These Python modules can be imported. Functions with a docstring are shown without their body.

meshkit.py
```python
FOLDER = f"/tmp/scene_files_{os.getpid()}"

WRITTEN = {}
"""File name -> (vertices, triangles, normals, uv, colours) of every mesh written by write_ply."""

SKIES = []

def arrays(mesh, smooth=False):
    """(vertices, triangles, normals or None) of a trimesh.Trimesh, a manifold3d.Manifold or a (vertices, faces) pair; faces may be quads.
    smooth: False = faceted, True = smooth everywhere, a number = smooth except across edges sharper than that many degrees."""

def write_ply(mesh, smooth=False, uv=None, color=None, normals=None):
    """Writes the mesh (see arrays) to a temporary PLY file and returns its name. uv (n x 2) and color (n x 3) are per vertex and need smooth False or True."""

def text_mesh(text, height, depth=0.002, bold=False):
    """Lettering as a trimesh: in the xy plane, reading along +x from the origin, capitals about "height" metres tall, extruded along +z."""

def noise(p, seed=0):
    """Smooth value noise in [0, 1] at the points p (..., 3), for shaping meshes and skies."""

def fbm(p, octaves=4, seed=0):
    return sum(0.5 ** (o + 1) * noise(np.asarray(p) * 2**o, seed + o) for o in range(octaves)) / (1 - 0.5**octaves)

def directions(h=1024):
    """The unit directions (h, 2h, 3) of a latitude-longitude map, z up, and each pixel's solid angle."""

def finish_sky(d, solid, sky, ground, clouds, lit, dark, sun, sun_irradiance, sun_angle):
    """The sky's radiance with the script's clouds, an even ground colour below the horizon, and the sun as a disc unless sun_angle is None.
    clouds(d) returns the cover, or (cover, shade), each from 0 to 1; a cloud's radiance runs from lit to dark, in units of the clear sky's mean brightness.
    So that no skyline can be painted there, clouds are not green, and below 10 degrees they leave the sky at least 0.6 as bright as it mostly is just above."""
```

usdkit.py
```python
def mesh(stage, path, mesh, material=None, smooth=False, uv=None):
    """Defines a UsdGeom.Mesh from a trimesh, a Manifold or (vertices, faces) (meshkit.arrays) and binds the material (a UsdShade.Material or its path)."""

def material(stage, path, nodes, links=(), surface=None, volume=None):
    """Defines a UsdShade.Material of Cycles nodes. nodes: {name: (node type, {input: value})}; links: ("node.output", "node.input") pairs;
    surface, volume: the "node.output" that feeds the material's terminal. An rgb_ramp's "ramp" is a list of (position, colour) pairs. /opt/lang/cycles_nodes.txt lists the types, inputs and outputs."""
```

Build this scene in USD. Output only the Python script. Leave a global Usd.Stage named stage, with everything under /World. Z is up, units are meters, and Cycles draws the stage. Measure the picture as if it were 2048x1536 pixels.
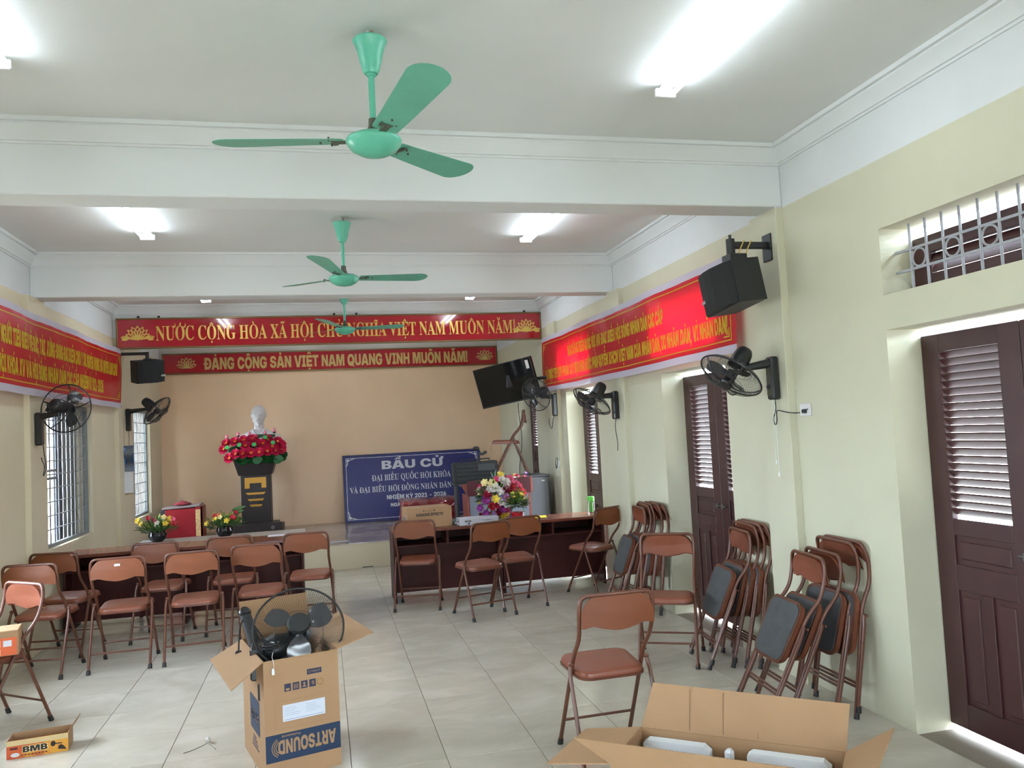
import glob, math, random
import numpy as np, trimesh, manifold3d, usdkit, meshkit
from pxr import Usd, UsdGeom, UsdLux, UsdShade, Gf, Sdf
from shapely.geometry import Polygon, Point, LineString, box as sbox
from shapely.ops import unary_union
from shapely import affinity

# ------------------------------------------------------------------ camera, sky, sun, exposure
stage = Usd.Stage.CreateInMemory()
UsdGeom.SetStageUpAxis(stage, 'Z'); UsdGeom.SetStageMetersPerUnit(stage, 1.0)
UsdGeom.Xform.Define(stage, '/World'); UsdGeom.Scope.Define(stage, '/World/Looks')
FPX, YAW, PITCH, ROLL, EYE = 1605.6, .23423, .056454, -.050324, (0.0, 0.0, 1.8)
def cam_axes():
    cy, sy, cp, sp = math.cos(YAW), math.sin(YAW), math.cos(PITCH), math.sin(PITCH)
    f = np.array([sy*cp, cy*cp, sp]); r = np.array([cy, -sy, 0]); u = np.cross(r, f)
    c, s = math.cos(ROLL), math.sin(ROLL)
    return c*r + s*u, -s*r + c*u, f
CR, CU, CF = cam_axes()
cam = UsdGeom.Camera.Define(stage, '/World/camera')
cam.CreateHorizontalApertureAttr(36.0); cam.CreateVerticalApertureAttr(27.0)
cam.CreateFocalLengthAttr(36.0*FPX/2048)
cam.CreateClippingRangeAttr(Gf.Vec2f(0.05, 500))
cam.AddTransformOp().Set(Gf.Matrix4d(*CR, 0, *CU, 0, *(-CF), 0, *EYE, 1))
cam.CreateExposureAttr(EXPOSURE := -0.68)

SKY, SUN, TUBE = 15.5, 13.0, 66.0
dome = UsdLux.DomeLight.Define(stage, '/World/sky'); dome.CreateIntensityAttr(SKY); dome.CreateColorAttr(Gf.Vec3f(.70, .84, 1.0))
sun = UsdLux.DistantLight.Define(stage, '/World/sun'); sun.CreateIntensityAttr(SUN); sun.CreateColorAttr(Gf.Vec3f(1, .92, .80)); sun.CreateAngleAttr(1.2)
def aim(prim, to_light):
    z = np.array(to_light, float); z /= np.linalg.norm(z)
    x = np.cross([0, 0, 1], z); x /= np.linalg.norm(x); y = np.cross(z, x)
    UsdGeom.Xformable(prim).AddTransformOp().Set(Gf.Matrix4d(*x, 0, *y, 0, *z, 0, 0, 0, 0, 1))
aim(sun, (.30, -.75, .62))

# ------------------------------------------------------------------ helpers: colour, materials
def lin(c):
    c = np.array(c, float)/255
    return tuple(np.where(c <= .04045, c/12.92, ((c+.055)/1.055)**2.4))
MATS = {}
def mat(name, rgb, rough=.5, metallic=0, var=0.0, nscale=8, spec=.5, coat=0, bump=0, bscale=60, sheen=0, rnd=0, emit=None, estr=0, stretch=None, detail=3):
    """principled with soft noise tone variation (var), per-object variation (rnd), fine bump"""
    if name in MATS: return MATS[name]
    c = np.array(lin(rgb))
    n = {'p': ('principled_bsdf', {'base_color': tuple(c), 'roughness': rough, 'metallic': metallic, 'specular_ior_level': spec, 'coat_weight': coat, 'coat_roughness': .08})}
    l = []
    if emit is not None:
        n['p'][1]['emission_color'] = tuple(lin(emit)); n['p'][1]['emission_strength'] = estr
    if var or bump:
        n['tc'] = ('texture_coordinate', {})
        src = 'tc.object'
        if stretch:
            n['mp'] = ('mapping', {'scale': stretch}); l.append(('tc.object', 'mp.vector')); src = 'mp.vector'
    if var:
        n['n'] = ('noise_texture', {'scale': nscale, 'detail': detail, 'roughness': .6})
        n['r'] = ('rgb_ramp', {'ramp': [(.25, tuple(c*(1-var))), (.5, tuple(c)), (.78, tuple(np.minimum(c*(1+var), 1)))]})
        l += [(src, 'n.vector'), ('n.fac', 'r.fac'), ('r.color', 'p.base_color')]
    if rnd:
        n['o'] = ('object_info', {}); n['mr'] = ('map_range', {'from_min': 0, 'from_max': 1, 'to_min': 1-rnd, 'to_max': 1+rnd})
        n['h'] = ('hsv', {'hue': .5, 'saturation': 1, 'fac': 1, 'color': tuple(c)})
        l += [('o.random', 'mr.value'), ('mr.result', 'h.value')]
        if var:
            l.remove(('r.color', 'p.base_color')); l.append(('r.color', 'h.color'))
        l.append(('h.color', 'p.base_color'))
    if bump:
        n['bn'] = ('noise_texture', {'scale': bscale, 'detail': 4}); n['b'] = ('bump', {'strength': bump, 'distance': .003})
        l += [(src, 'bn.vector'), ('bn.fac', 'b.height'), ('b.normal', 'p.normal')]
    MATS[name] = usdkit.material(stage, '/World/Looks/'+name, n, l, surface='p.BSDF')
    return MATS[name]

# ------------------------------------------------------------------ helpers: prims
USED = {}
def path_for(name, parent=None):
    base = str(parent.GetPath()) if parent is not None else '/World'
    k = base+'/'+name; i = USED.get(k, 0); USED[k] = i+1
    return k if i == 0 else f'{k}_{i:03d}'
def data(p, label=None, cat=None, group=None, kind=None):
    for k, v in (('label', label), ('category', cat), ('group', group), ('kind', kind)):
        if v: p.SetCustomDataByKey(k, v)
    return p
def M4(loc=(0, 0, 0), rz=0.0, R=None):
    if R is None:
        c, s = math.cos(math.radians(rz)), math.sin(math.radians(rz)); R = np.array([[c, -s, 0], [s, c, 0], [0, 0, 1]])
    m = np.eye(4); m[:3, :3] = R; m[:3, 3] = loc
    return m
def set_x(p, m):
    x = UsdGeom.Xformable(p); ops = [o for o in x.GetOrderedXformOps()]
    op = ops[0] if ops else x.AddTransformOp()
    op.Set(Gf.Matrix4d(*np.asarray(m).T.ravel().tolist()))
def thing(name, label, cat, m=None, group=None, kind=None):
    p = UsdGeom.Xform.Define(stage, path_for(name)).GetPrim()
    set_x(p, np.eye(4) if m is None else m)
    return data(p, label, cat, group, kind)
def obj(name, mesh, m, parent=None, smooth=30, label=None, cat=None, group=None, kind=None):
    p = usdkit.mesh(stage, path_for(name, parent), mesh, m, smooth).GetPrim()
    return data(p, label, cat, group, kind)
def dup(root, m, label, group=None, name=None):
    p = UsdGeom.Xform.Define(stage, path_for(name or root.GetName())).GetPrim()
    p.GetReferences().AddInternalReference(root.GetPath()); p.SetInstanceable(True)
    set_x(p, m)
    return data(p, label, None, group)

# ------------------------------------------------------------------ helpers: meshes
def cat(*ms):
    ms = [x for y in ms for x in (y if isinstance(y, (list, tuple)) else [y])]
    return trimesh.util.concatenate(ms)
def bx(lo, hi, c=0.0):
    lo, hi = np.minimum(lo, hi), np.maximum(lo, hi); s = np.array(hi, float)-np.array(lo, float)
    if c <= 0:
        m = trimesh.creation.box(s)
    else:
        c = min(c, .45*s.min()); h = s/2; pts = []
        for a in (-1, 1):
            for b in (-1, 1):
                for d in (-1, 1):
                    g = np.array([a, b, d])
                    for k in range(3):
                        e = np.full(3, c); e[k] = 0; pts.append(g*(h-e))
        m = trimesh.convex.convex_hull(np.array(pts))
    m.apply_translation((np.array(lo)+np.array(hi))/2); return m
def cyl(a, b, r, n=16, r2=None):
    a, b = np.array(a, float), np.array(b, float); d = b-a; L = np.linalg.norm(d)
    m = rev([(0, 0), (r, 0), (r if r2 is None else r2, L), (0, L)], n)
    m.apply_transform(trimesh.geometry.align_vectors([0, 0, 1], d/L)); m.apply_translation(a); return m
def rev(prof, n=24):
    return trimesh.creation.revolve(np.array(prof, float), sections=n)
def fillet(pts, r, k=5):
    pts = [np.array(p, float) for p in pts]; out = [pts[0]]
    rs = r if isinstance(r, (list, tuple)) else [r]*(len(pts)-2)
    for i in range(1, len(pts)-1):
        p, a, b = pts[i], pts[i-1]-pts[i], pts[i+1]-pts[i]
        la, lb = np.linalg.norm(a), np.linalg.norm(b); d = min(rs[i-1], .45*la, .45*lb)
        s, e = p+a/la*d, p+b/lb*d
        for t in np.linspace(0, 1, k): out.append((1-t)**2*s+2*t*(1-t)*p+t*t*e)
    out.append(pts[-1]); return np.array(out)
def tube(path, r, n=8, closed=False, flat=1.0):
    p = np.array(path, float); N = len(p)
    if closed: t = np.roll(p, -1, 0)-np.roll(p, 1, 0)
    else: t = np.gradient(p, axis=0)
    t /= np.linalg.norm(t, axis=1, keepdims=True)+1e-12
    u = np.cross(t[0], [0, 0, 1.0]); u = u if np.linalg.norm(u) > .05 else np.cross(t[0], [1.0, 0, 0])
    us = []
    for i in range(N):
        u = u-t[i]*np.dot(u, t[i]); u /= np.linalg.norm(u); us.append(u.copy())
    us = np.array(us); v = np.cross(t, us); a = np.arange(n)*2*np.pi/n
    rr = np.broadcast_to(r, (N,))[:, None, None]
    V = p[:, None]+rr*(np.cos(a)[None, :, None]*us[:, None]+flat*np.sin(a)[None, :, None]*v[:, None])
    F = []
    for i in range(N if closed else N-1):
        j = (i+1) % N
        for k in range(n):
            k2 = (k+1) % n; F += [(i*n+k, i*n+k2, j*n+k2), (i*n+k, j*n+k2, j*n+k)]
    V = V.reshape(-1, 3)
    if not closed:
        V = np.vstack([V, p[0], p[-1]]); c0, c1 = len(V)-2, len(V)-1
        for k in range(n):
            k2 = (k+1) % n; F += [(c0, k2, k), (c1, (N-1)*n+k, (N-1)*n+k2)]
    return trimesh.Trimesh(V, np.array(F), process=False)
def curve(pts, k=24):
    from scipy.interpolate import CubicSpline
    p = np.array(pts, float); s = np.r_[0, np.cumsum(np.linalg.norm(np.diff(p, axis=0), axis=1))]
    return CubicSpline(s, p)(np.linspace(0, s[-1], k))
def ext(poly, h, z0=0.0):
    gs = [g for g in getattr(poly, 'geoms', [poly]) if g.area > 1e-9]
    ms = []
    for g in gs:
        m = trimesh.creation.extrude_polygon(g, h, engine='earcut'); m.apply_translation((0, 0, z0)); ms.append(m)
    return cat(ms)
def tf(m, T):
    m = m.copy(); m.apply_transform(T); return m
def mv(m, x=0, y=0, z=0):
    m = m.copy(); m.apply_translation((x, y, z)); return m
def frame(o, X, Y):
    """places the xy plane of a flat mesh at o with axes X, Y (extrusion along X x Y)"""
    X, Y = np.array(X, float), np.array(Y, float); m = np.eye(4); m[:3, 0], m[:3, 1], m[:3, 2], m[:3, 3] = X, Y, np.cross(X, Y), o
    return m
def ellipsoid(c, r, sub=2):
    m = trimesh.creation.icosphere(sub); m.apply_scale(r); m.apply_translation(c); return m
def rrect(w, h, r, k=6):
    return sbox(-w/2+r, -h/2+r, w/2-r, h/2-r).buffer(r, quad_segs=k)
def rotm(ax, deg, about=(0, 0, 0)):
    return trimesh.transformations.rotation_matrix(math.radians(deg), ax, about)
def to_manifold(m): return manifold3d.Manifold(manifold3d.Mesh(np.asarray(m.vertices, np.float32), np.asarray(m.faces, np.uint32)))
def wall_with_holes(lo, hi, holes):
    a = to_manifold(bx(lo, hi))
    for l, h in holes: a = a-to_manifold(bx(l, h))
    return a

# ------------------------------------------------------------------ helpers: lettering
FONTS = {}
def font(kind, weight=800):
    from PIL import ImageFont
    k = (kind, weight)
    if k not in FONTS:
        nm = {'sans': 'Inter.woff2', 'serif': 'NotoSansMath*'}[kind]
        f = ImageFont.truetype(glob.glob('/opt/blender-*/*/datafiles/fonts/'+nm)[0], 72)
        if kind == 'sans':
            try: f.set_variation_by_axes([32, weight])
            except Exception: pass
        FONTS[k] = f
    return FONTS[k]
GLYPHS = {}
def raster(ch, f, key):
    if key in GLYPHS: return GLYPHS[key]
    from PIL import Image, ImageDraw
    x0, y0, x1, y1 = f.getbbox(ch, anchor='ls'); adv = f.getlength(ch)
    if x1 <= x0 or y1 <= y0: GLYPHS[key] = (None, adv); return GLYPHS[key]
    im = Image.new('L', (x1-x0+8, y1-y0+8)); ImageDraw.Draw(im).text((4-x0, 4-y0), ch, 255, f, anchor='ls')
    on = np.pad(np.asarray(im) > 127, ((0, 0), (1, 1))).astype(np.int8)
    rows, st = np.nonzero(np.diff(on, axis=1) == 1); en = np.nonzero(np.diff(on, axis=1) == -1)[1]
    g = unary_union([sbox(s, -r-1, e, -r) for r, s, e in zip(rows, st, en)]).buffer(.6).buffer(-.6).simplify(.55)
    g = affinity.translate(g, -4+x0, 4-y0); GLYPHS[key] = (g, adv); return GLYPHS[key]
import unicodedata
def mark(m, w, top, H):
    """Vietnamese accents as shapes over a letter of width w whose top lies at top"""
    t = H*.085; c = w/2
    if m == '\u0301': return LineString([(c-.02*H, top+.07*H), (c+.12*H, top+.25*H)]).buffer(t*.75, cap_style=2)
    if m == '\u0300': return LineString([(c+.02*H, top+.07*H), (c-.12*H, top+.25*H)]).buffer(t*.75, cap_style=2)
    if m == '\u0309': return LineString([(c-.08*H, top+.24*H), (c, top+.29*H), (c+.07*H, top+.24*H), (c+.02*H, top+.16*H), (c-.01*H, top+.07*H)]).buffer(t*.5)
    if m == '\u0303': return LineString([(c-.2*H, top+.1*H), (c-.1*H, top+.19*H), (c+.1*H, top+.1*H), (c+.2*H, top+.19*H)]).buffer(t*.55)
    if m == '\u0302': return LineString([(c-.18*H, top+.06*H), (c, top+.2*H), (c+.18*H, top+.06*H)]).buffer(t*.55, cap_style=2)
    if m == '\u0306': return LineString([(c-.16*H, top+.22*H), (c-.1*H, top+.11*H), (c, top+.08*H), (c+.1*H, top+.11*H), (c+.16*H, top+.22*H)]).buffer(t*.55)
    if m == '\u0323': return Point(c, -.17*H).buffer(t)
    if m == '\u031b': return LineString([(w*.86, top*.93), (w*1.02, top*.97), (w*1.04, top*1.14)]).buffer(t*.6)
    return None
def letters(text, H=1.0, kind='sans', weight=800):
    """one shapely shape of a line of text, capitals H high, from the origin"""
    f = font(kind, weight); capw = -f.getbbox('H' if kind == 'sans' else '\U0001D407', anchor='ls')[1]; x = 0; out = []
    for ch in text:
        if kind == 'sans':
            g, adv = raster(ch, f, (kind, weight, ch)); extra = None
        else:
            if ch == 'Đ': b, ms = 'D', ['stroke']
            else:
                d = unicodedata.normalize('NFD', ch); b, ms = d[0], list(d[1:])
            gch = chr(0x1D400+ord(b)-65) if 'A' <= b <= 'Z' else (chr(0x1D7CE+ord(b)-48) if '0' <= b <= '9' else b)
            g, adv = raster(gch, f, (kind, 0, gch)); extra = []; top = capw
            for m in ms:
                if m == 'stroke': extra.append(sbox(-.02*adv, capw*.44, adv*.42, capw*.55)); continue
                s = mark(m, adv, top, capw)
                if s is not None: extra.append(s)
                if m in '\u0302\u0306': top += .17*capw
        if g is not None: out.append(affinity.translate(unary_union([g]+(extra or [])), x, 0))
        x += adv
    s = H/capw
    return affinity.scale(unary_union(out), s, s, origin=(0, 0))
def fit_text(text, x0, x1, H, **k):
    """text stretched to run from x0 to x1 with capitals H high"""
    g = letters(text, H, **k); a, _, b, _ = g.bounds
    return affinity.translate(affinity.scale(g, (x1-x0)/(b-a), 1, origin=(a, 0)), x0-a, 0)

# ------------------------------------------------------------------ materials
XR, XL, YB, YN, ZC, ZB = 3.156, -2.60, 14.30, -2.2, 3.656, 3.246      # walls, back, rear, ceiling, beam soffit
ST, SY = .35, 11.40                                                    # stage height and front
def paint(name, low, up, z=3.24, rough=.62):
    c1, c2 = lin(low), lin(up)
    return usdkit.material(stage, '/World/Looks/'+name, {
        'g': ('geometry', {}), 's': ('separate_xyz', {}), 'm': ('math', {'math_type': 'greater_than', 'value2': z}),
        'n': ('noise_texture', {'scale': 1.3, 'detail': 5, 'roughness': .6}), 'mr': ('map_range', {'from_min': .3, 'from_max': .7, 'to_min': .95, 'to_max': 1.03}),
        'x': ('mix_color', {'a': c1, 'b': c2}), 'h': ('hsv', {'hue': .5, 'saturation': 1, 'fac': 1}),
        'bn': ('noise_texture', {'scale': 45, 'detail': 3}), 'b': ('bump', {'strength': .12, 'distance': .002}), 'p': ('principled_bsdf', {'roughness': rough, 'specular_ior_level': .35})},
        [('g.position', 's.vector'), ('s.z', 'm.value1'), ('m.value', 'x.fac'), ('g.position', 'n.vector'), ('n.fac', 'mr.value'), ('mr.result', 'h.value'), ('x.result', 'h.color'),
         ('h.color', 'p.base_color'), ('g.position', 'bn.vector'), ('bn.fac', 'b.height'), ('b.normal', 'p.normal')], surface='p.BSDF')
WHITE = (226, 228, 228)
m_right = paint('cream_wall_paint', (198, 194, 170), WHITE)
m_left = paint('cream_wall_paint_warm', (216, 204, 176), WHITE)
m_back = paint('tan_wall_paint', (238, 203, 168), (222, 214, 208))
m_white = mat('white_plaster', (224, 224, 222), .7, var=.03, nscale=1.5, spec=.3, bump=.08, bscale=40)
m_beam = mat('white_beam_paint', (228, 230, 230), .6, var=.02, nscale=1.2, spec=.3)
m_grout = mat('floor_grout', (128, 118, 104), .8)
m_wood = mat('dark_red_door_wood', (62, 32, 32), .38, var=.18, nscale=5, stretch=(1, 1, .12), rnd=.12)
m_iron = mat('grey_painted_iron', (150, 150, 155), .45, var=.1, nscale=20)
m_sill = mat('grey_window_paint', (120, 124, 124), .55, var=.15, nscale=12)
m_out = mat('outdoor_concrete', (196, 190, 178), .9, var=.1, nscale=.7)

# ------------------------------------------------------------------ floor of laid tiles
fl = thing('floor', 'polished pale beige square tile floor of the hall', None, kind='structure')
obj('slab', bx((XL-.3, YN-.3, -.2), (XR+.3, SY+.1, -.006)), m_grout, fl)
def tile_mat(name, a, b, rough, nsc=2.2):
    a, b = np.array(lin(a)), np.array(lin(b))
    return usdkit.material(stage, '/World/Looks/'+name, {
        'g': ('geometry', {}), 'o': ('object_info', {}), 'ov': ('vector_math', {'math_type': 'scale', 'vector1': (7.3, 3.1, 1.7)}), 'ad': ('vector_math', {'math_type': 'add'}),
        'mp': ('mapping', {'scale': (1, 1.5, 1)}), 'n': ('noise_texture', {'scale': nsc, 'detail': 7, 'roughness': .62, 'distortion': .7}),
        'r': ('rgb_ramp', {'ramp': [(.30, tuple(a)), (.5, tuple((a+b)/2)), (.62, tuple(b)), (.75, tuple(np.minimum(b*1.07, 1)))]}),
        'h': ('hsv', {'hue': .5, 'saturation': 1, 'fac': 1}), 'mr': ('map_range', {'from_min': 0, 'from_max': 1, 'to_min': .965, 'to_max': 1.03}),
        'p': ('principled_bsdf', {'roughness': rough, 'specular_ior_level': .5})},
        [('g.position', 'ad.vector1'), ('o.random', 'ov.scale'), ('ov.vector', 'ad.vector2'), ('ad.vector', 'mp.vector'), ('mp.vector', 'n.vector'), ('n.fac', 'r.fac'),
         ('o.random', 'mr.value'), ('mr.result', 'h.value'), ('r.color', 'h.color'), ('h.color', 'p.base_color')], surface='p.BSDF')
m_tile = tile_mat('floor_tile_marble', (188, 180, 164), (203, 196, 182), .13)
TS, TX, TY = .518, .09, 5.052
def lay(parent, x0, x1, y0, y1, z0, z1, m, name='tile', tx=TX, ty=TY):
    xs = np.unique(np.clip([tx+k*TS for k in range(-20, 20)]+[x0, x1], x0, x1)); ys = np.unique(np.clip([ty+k*TS for k in range(-20, 30)]+[y0, y1], y0, y1))
    g = .0016; rng = random.Random(5)
    for a, b in zip(xs[:-1], xs[1:]):
        for c, d in zip(ys[:-1], ys[1:]):
            if b-a < .02 or d-c < .02: continue
            obj(name, bx((a+g, c+g, z0), (b-g, d-g, z1-rng.random()*.0006), .0012), m, parent, smooth=False)
lay(fl, XL, XR, TY-4*TS, SY, -.006, 0, m_tile)
obj('tiling', bx((XL, YN, -.006), (XR, TY-4*TS, 0)), m_tile, fl, label='same tiles where they pass behind the viewer', kind='stuff')

# ------------------------------------------------------------------ stage platform
m_stile = tile_mat('stage_tile_marble', (140, 126, 118), (170, 156, 148), .12)
sp = thing('stage_platform', 'raised stage with cream plastered front and brownish marble tiles', 'stage', kind='structure')
obj('riser', bx((XL, SY, 0), (XR, YB, ST-.012)), m_left, sp)
lay(sp, XL, XR, SY-.015, YB, ST-.012, ST, m_stile, tx=.30, ty=SY-.015)

# ------------------------------------------------------------------ walls with their openings
DOORS = [(2.60, 3.95), (5.85, 7.10), (8.95, 10.18)]
D4 = (11.75, 12.95)
ZD, XD = 2.26, 3.376
holes = [((XR-.1, a, -.3), (XR+.5, b, ZD)) for a, b in DOORS]+[((XR-.1, a, 2.46), (XR+.5, b, 2.845)) for a, b in DOORS]
holes += [((XR-.1, D4[0], ST), (XR+.5, D4[1], 2.55))]
holes += [((XR-.1, -.75, .85), (XR+.5, .55, 2.3))]
obj('wall_right', wall_with_holes((XR, YN-.25, -.1), (XR+.26, YB+.25, ZC+.1), holes), m_right, smooth=False, kind='structure')
WINS = [(1.9, 3.3, .86, 2.3), (5.2, 6.7, .86, 2.3), (8.62, 10.2, .86, 2.3), (12.30, 13.42, .80, 2.36)]
obj('wall_left', wall_with_holes((XL-.26, YN-.25, -.1), (XL, YB+.25, ZC+.1), [((XL-.5, a, c), (XL+.1, b, d)) for a, b, c, d in WINS]), m_left, smooth=False, kind='structure')
obj('wall_back', bx((XL-.26, YB, -.1), (XR+.26, YB+.25, ZC+.1)), m_back, smooth=False, kind='structure')
obj('wall_rear', wall_with_holes((XL-.26, YN-.25, -.1), (XR+.26, YN, ZC+.1), [((.6, YN-.5, 1.0), (1.9, YN+.1, 2.3)), ((-1.0, YN-.5, 0), (-.3, YN+.1, 2.2))]), m_left, smooth=False, kind='structure')
obj('ceiling', bx((XL-.26, YN-.25, ZC), (XR+.26, YB+.25, ZC+.2)), m_white, kind='structure', smooth=False)
BEAMS = [(1.55, 1.80), (4.90, 5.15), (8.22, 8.46), (11.25, 11.50)]
for i, (a, b) in enumerate(BEAMS):
    obj('ceiling_beam', bx((XL, a, ZB), (XR, b, ZC), .006), m_beam, kind='structure', label=['white beam behind the viewer over the rear of the hall', 'wide white beam just behind the big green fan', 'second white beam halfway to the stage', 'white beam over the stage front carrying the upper red board'][i])
for a, b in ((4.90, 5.25), (7.95, 8.30), (10.42, 10.76)):
    obj('wall_column', bx((XR-.056, a, 0), (XR+.01, b, ZB), .004), m_right, kind='structure', smooth=False)
for a, b in ((4.90, 5.25), (8.02, 8.46), (11.25, 11.74)):
    obj('wall_column', bx((XL-.01, a, 0), (XL+.05, b, ZB), .004), m_left, kind='structure', smooth=False)
# cornice round every bay
prof = [(0, -.125), (.012, -.125), (.016, -.112), (.030, -.112), (.040, -.085), (.062, -.055), (.078, -.035), (.078, -.024), (.104, -.024), (.108, 0), (0, 0)]
edges = [(YN, 1.55), (1.80, 4.90), (5.15, 8.22), (8.46, 11.25), (11.50, YB)]
for i, (a, b) in enumerate(edges):
    V, F = [], []
    for d, z in prof: V += [(XL+d, a+d, ZC+z), (XR-d, a+d, ZC+z), (XR-d, b-d, ZC+z), (XL+d, b-d, ZC+z)]
    n = len(prof)
    for k in range(n):
        k2 = (k+1) % n
        for e in range(4):
            e2 = (e+1) % 4; F += [(k*4+e, k*4+e2, k2*4+e2), (k*4+e, k2*4+e2, k2*4+e)]
    m = trimesh.Trimesh(np.array(V), np.array(F), process=False); m.fix_normals()
    obj(f'trim_{i+1}', m, m_beam, kind='structure', smooth=25)
# outside
obj('ground', bx((-40, -40, -.5), (45, 60, -.22)), m_out, kind='structure', smooth=False)
nb = thing('neighbour_wall', 'pale outdoor pillar with pipes seen between the shutters of the barred window', 'wall', kind='structure')
obj('wall_face', bx((-3.65, 11.05, -.2), (-3.45, 12.05, 3.2)), mat('pale_outdoor_wall', (176, 180, 182), .8, var=.12, nscale=3), nb, smooth=False)
obj('wall_coping', bx((-3.7, 11.0, 3.2), (-3.4, 12.1, 3.26)), m_out, nb, smooth=False)
yw = thing('yard_wall', 'pale pinkish yard wall seen through the door louvres', 'wall', kind='structure')
obj('wall_face', bx((14.0, -20, -.2), (14.2, 40, 3.5)), mat('pale_pink_plaster', (150, 132, 130), .85, var=.06, nscale=1.2), yw, smooth=False)
obj('coping', bx((13.95, -20, 3.5), (14.25, 40, 3.58)), m_out, yw, smooth=False)
for y, c in ((11.30, 0), (11.72, 1)): obj('pipe', cyl((-3.36, y, -.2), (-3.36, y, 3.2), .06, 14), mat('white_pipe', (232, 232, 228), .4) if c == 0 else mat('grey_pipe', (150, 152, 155), .5), nb)

# ------------------------------------------------------------------ doors on the right
def leaf_mesh_parts(parent, y0, y1, x, z0, z1, opened=None, hi=False):
    """one louvred leaf between y0 < y1 at plane x; frame, slats and lower panels are parts"""
    L = thing_part('door_leaf', parent, opened)
    T = .042; w = y1-y0; s = .135
    zl0, zl1 = z0+1.17, z1-.10
    if hi: zl0, zl1 = z0+.10, z1-.10
    fr = [bx((x, y0, z0), (x+T, y0+s, z1), .004), bx((x, y1-s, z0), (x+T, y1, z1), .004), bx((x, y0+s, z1-.10), (x+T, y1-s, z1), .003)]
    if hi:
        fr.append(bx((x, y0+s, z0), (x+T, y1-s, zl0), .003))
    else:
        fr += [bx((x, y0+s, z0), (x+T, y1-s, z0+.14), .003), bx((x, y0+s, z0+.76), (x+T, y1-s, z0+.90), .003), bx((x, y0+s, z0+1.06), (x+T, y1-s, z0+1.15), .003)]
        ym = (y0+y1)/2
        fr.append(bx((x, ym-.035, z0+.14), (x+T, ym+.035, z0+.76), .003))
    obj('stile_frame', cat(fr), m_wood, L, smooth=False)
    if not hi:
        for a, b, c, d in ((y0+s, ym-.035, z0+.14, z0+.76), (ym+.035, y1-s, z0+.14, z0+.76), (y0+s, y1-s, z0+.90, z0+1.06)):
            p = cat(bx((x+.014, a-.004, c-.004), (x+.030, b+.004, d+.004)), bx((x+.006, a+.03, c+.03), (x+.036, b-.03, d-.03), .006))
            obj('door_panel', p, m_wood, L, smooth=False)
    n = int((zl1-zl0)/.041)
    for k in range(n):
        z = zl0+(k+.5)*(zl1-zl0)/n
        hw = .031 if hi else .028; sl = bx((-hw, y0+s-.01, -.0045), (hw, y1-s+.01, .0045), .002)
        sl = tf(sl, rotm((0, 1, 0), -58 if hi else 40)); obj('slat', mv(sl, x+T/2, 0, z), m_wood, L, smooth=False)
    return L
def thing_part(name, parent, m=None):
    p = UsdGeom.Xform.Define(stage, path_for(name, parent)).GetPrim(); set_x(p, np.eye(4) if m is None else m); return p
def hinge(x, y, deg): return rotm((0, 0, 1), deg, (x, y, 0))
m_steel = mat('dull_steel', (110, 108, 105), .4, metallic=.8)
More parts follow.
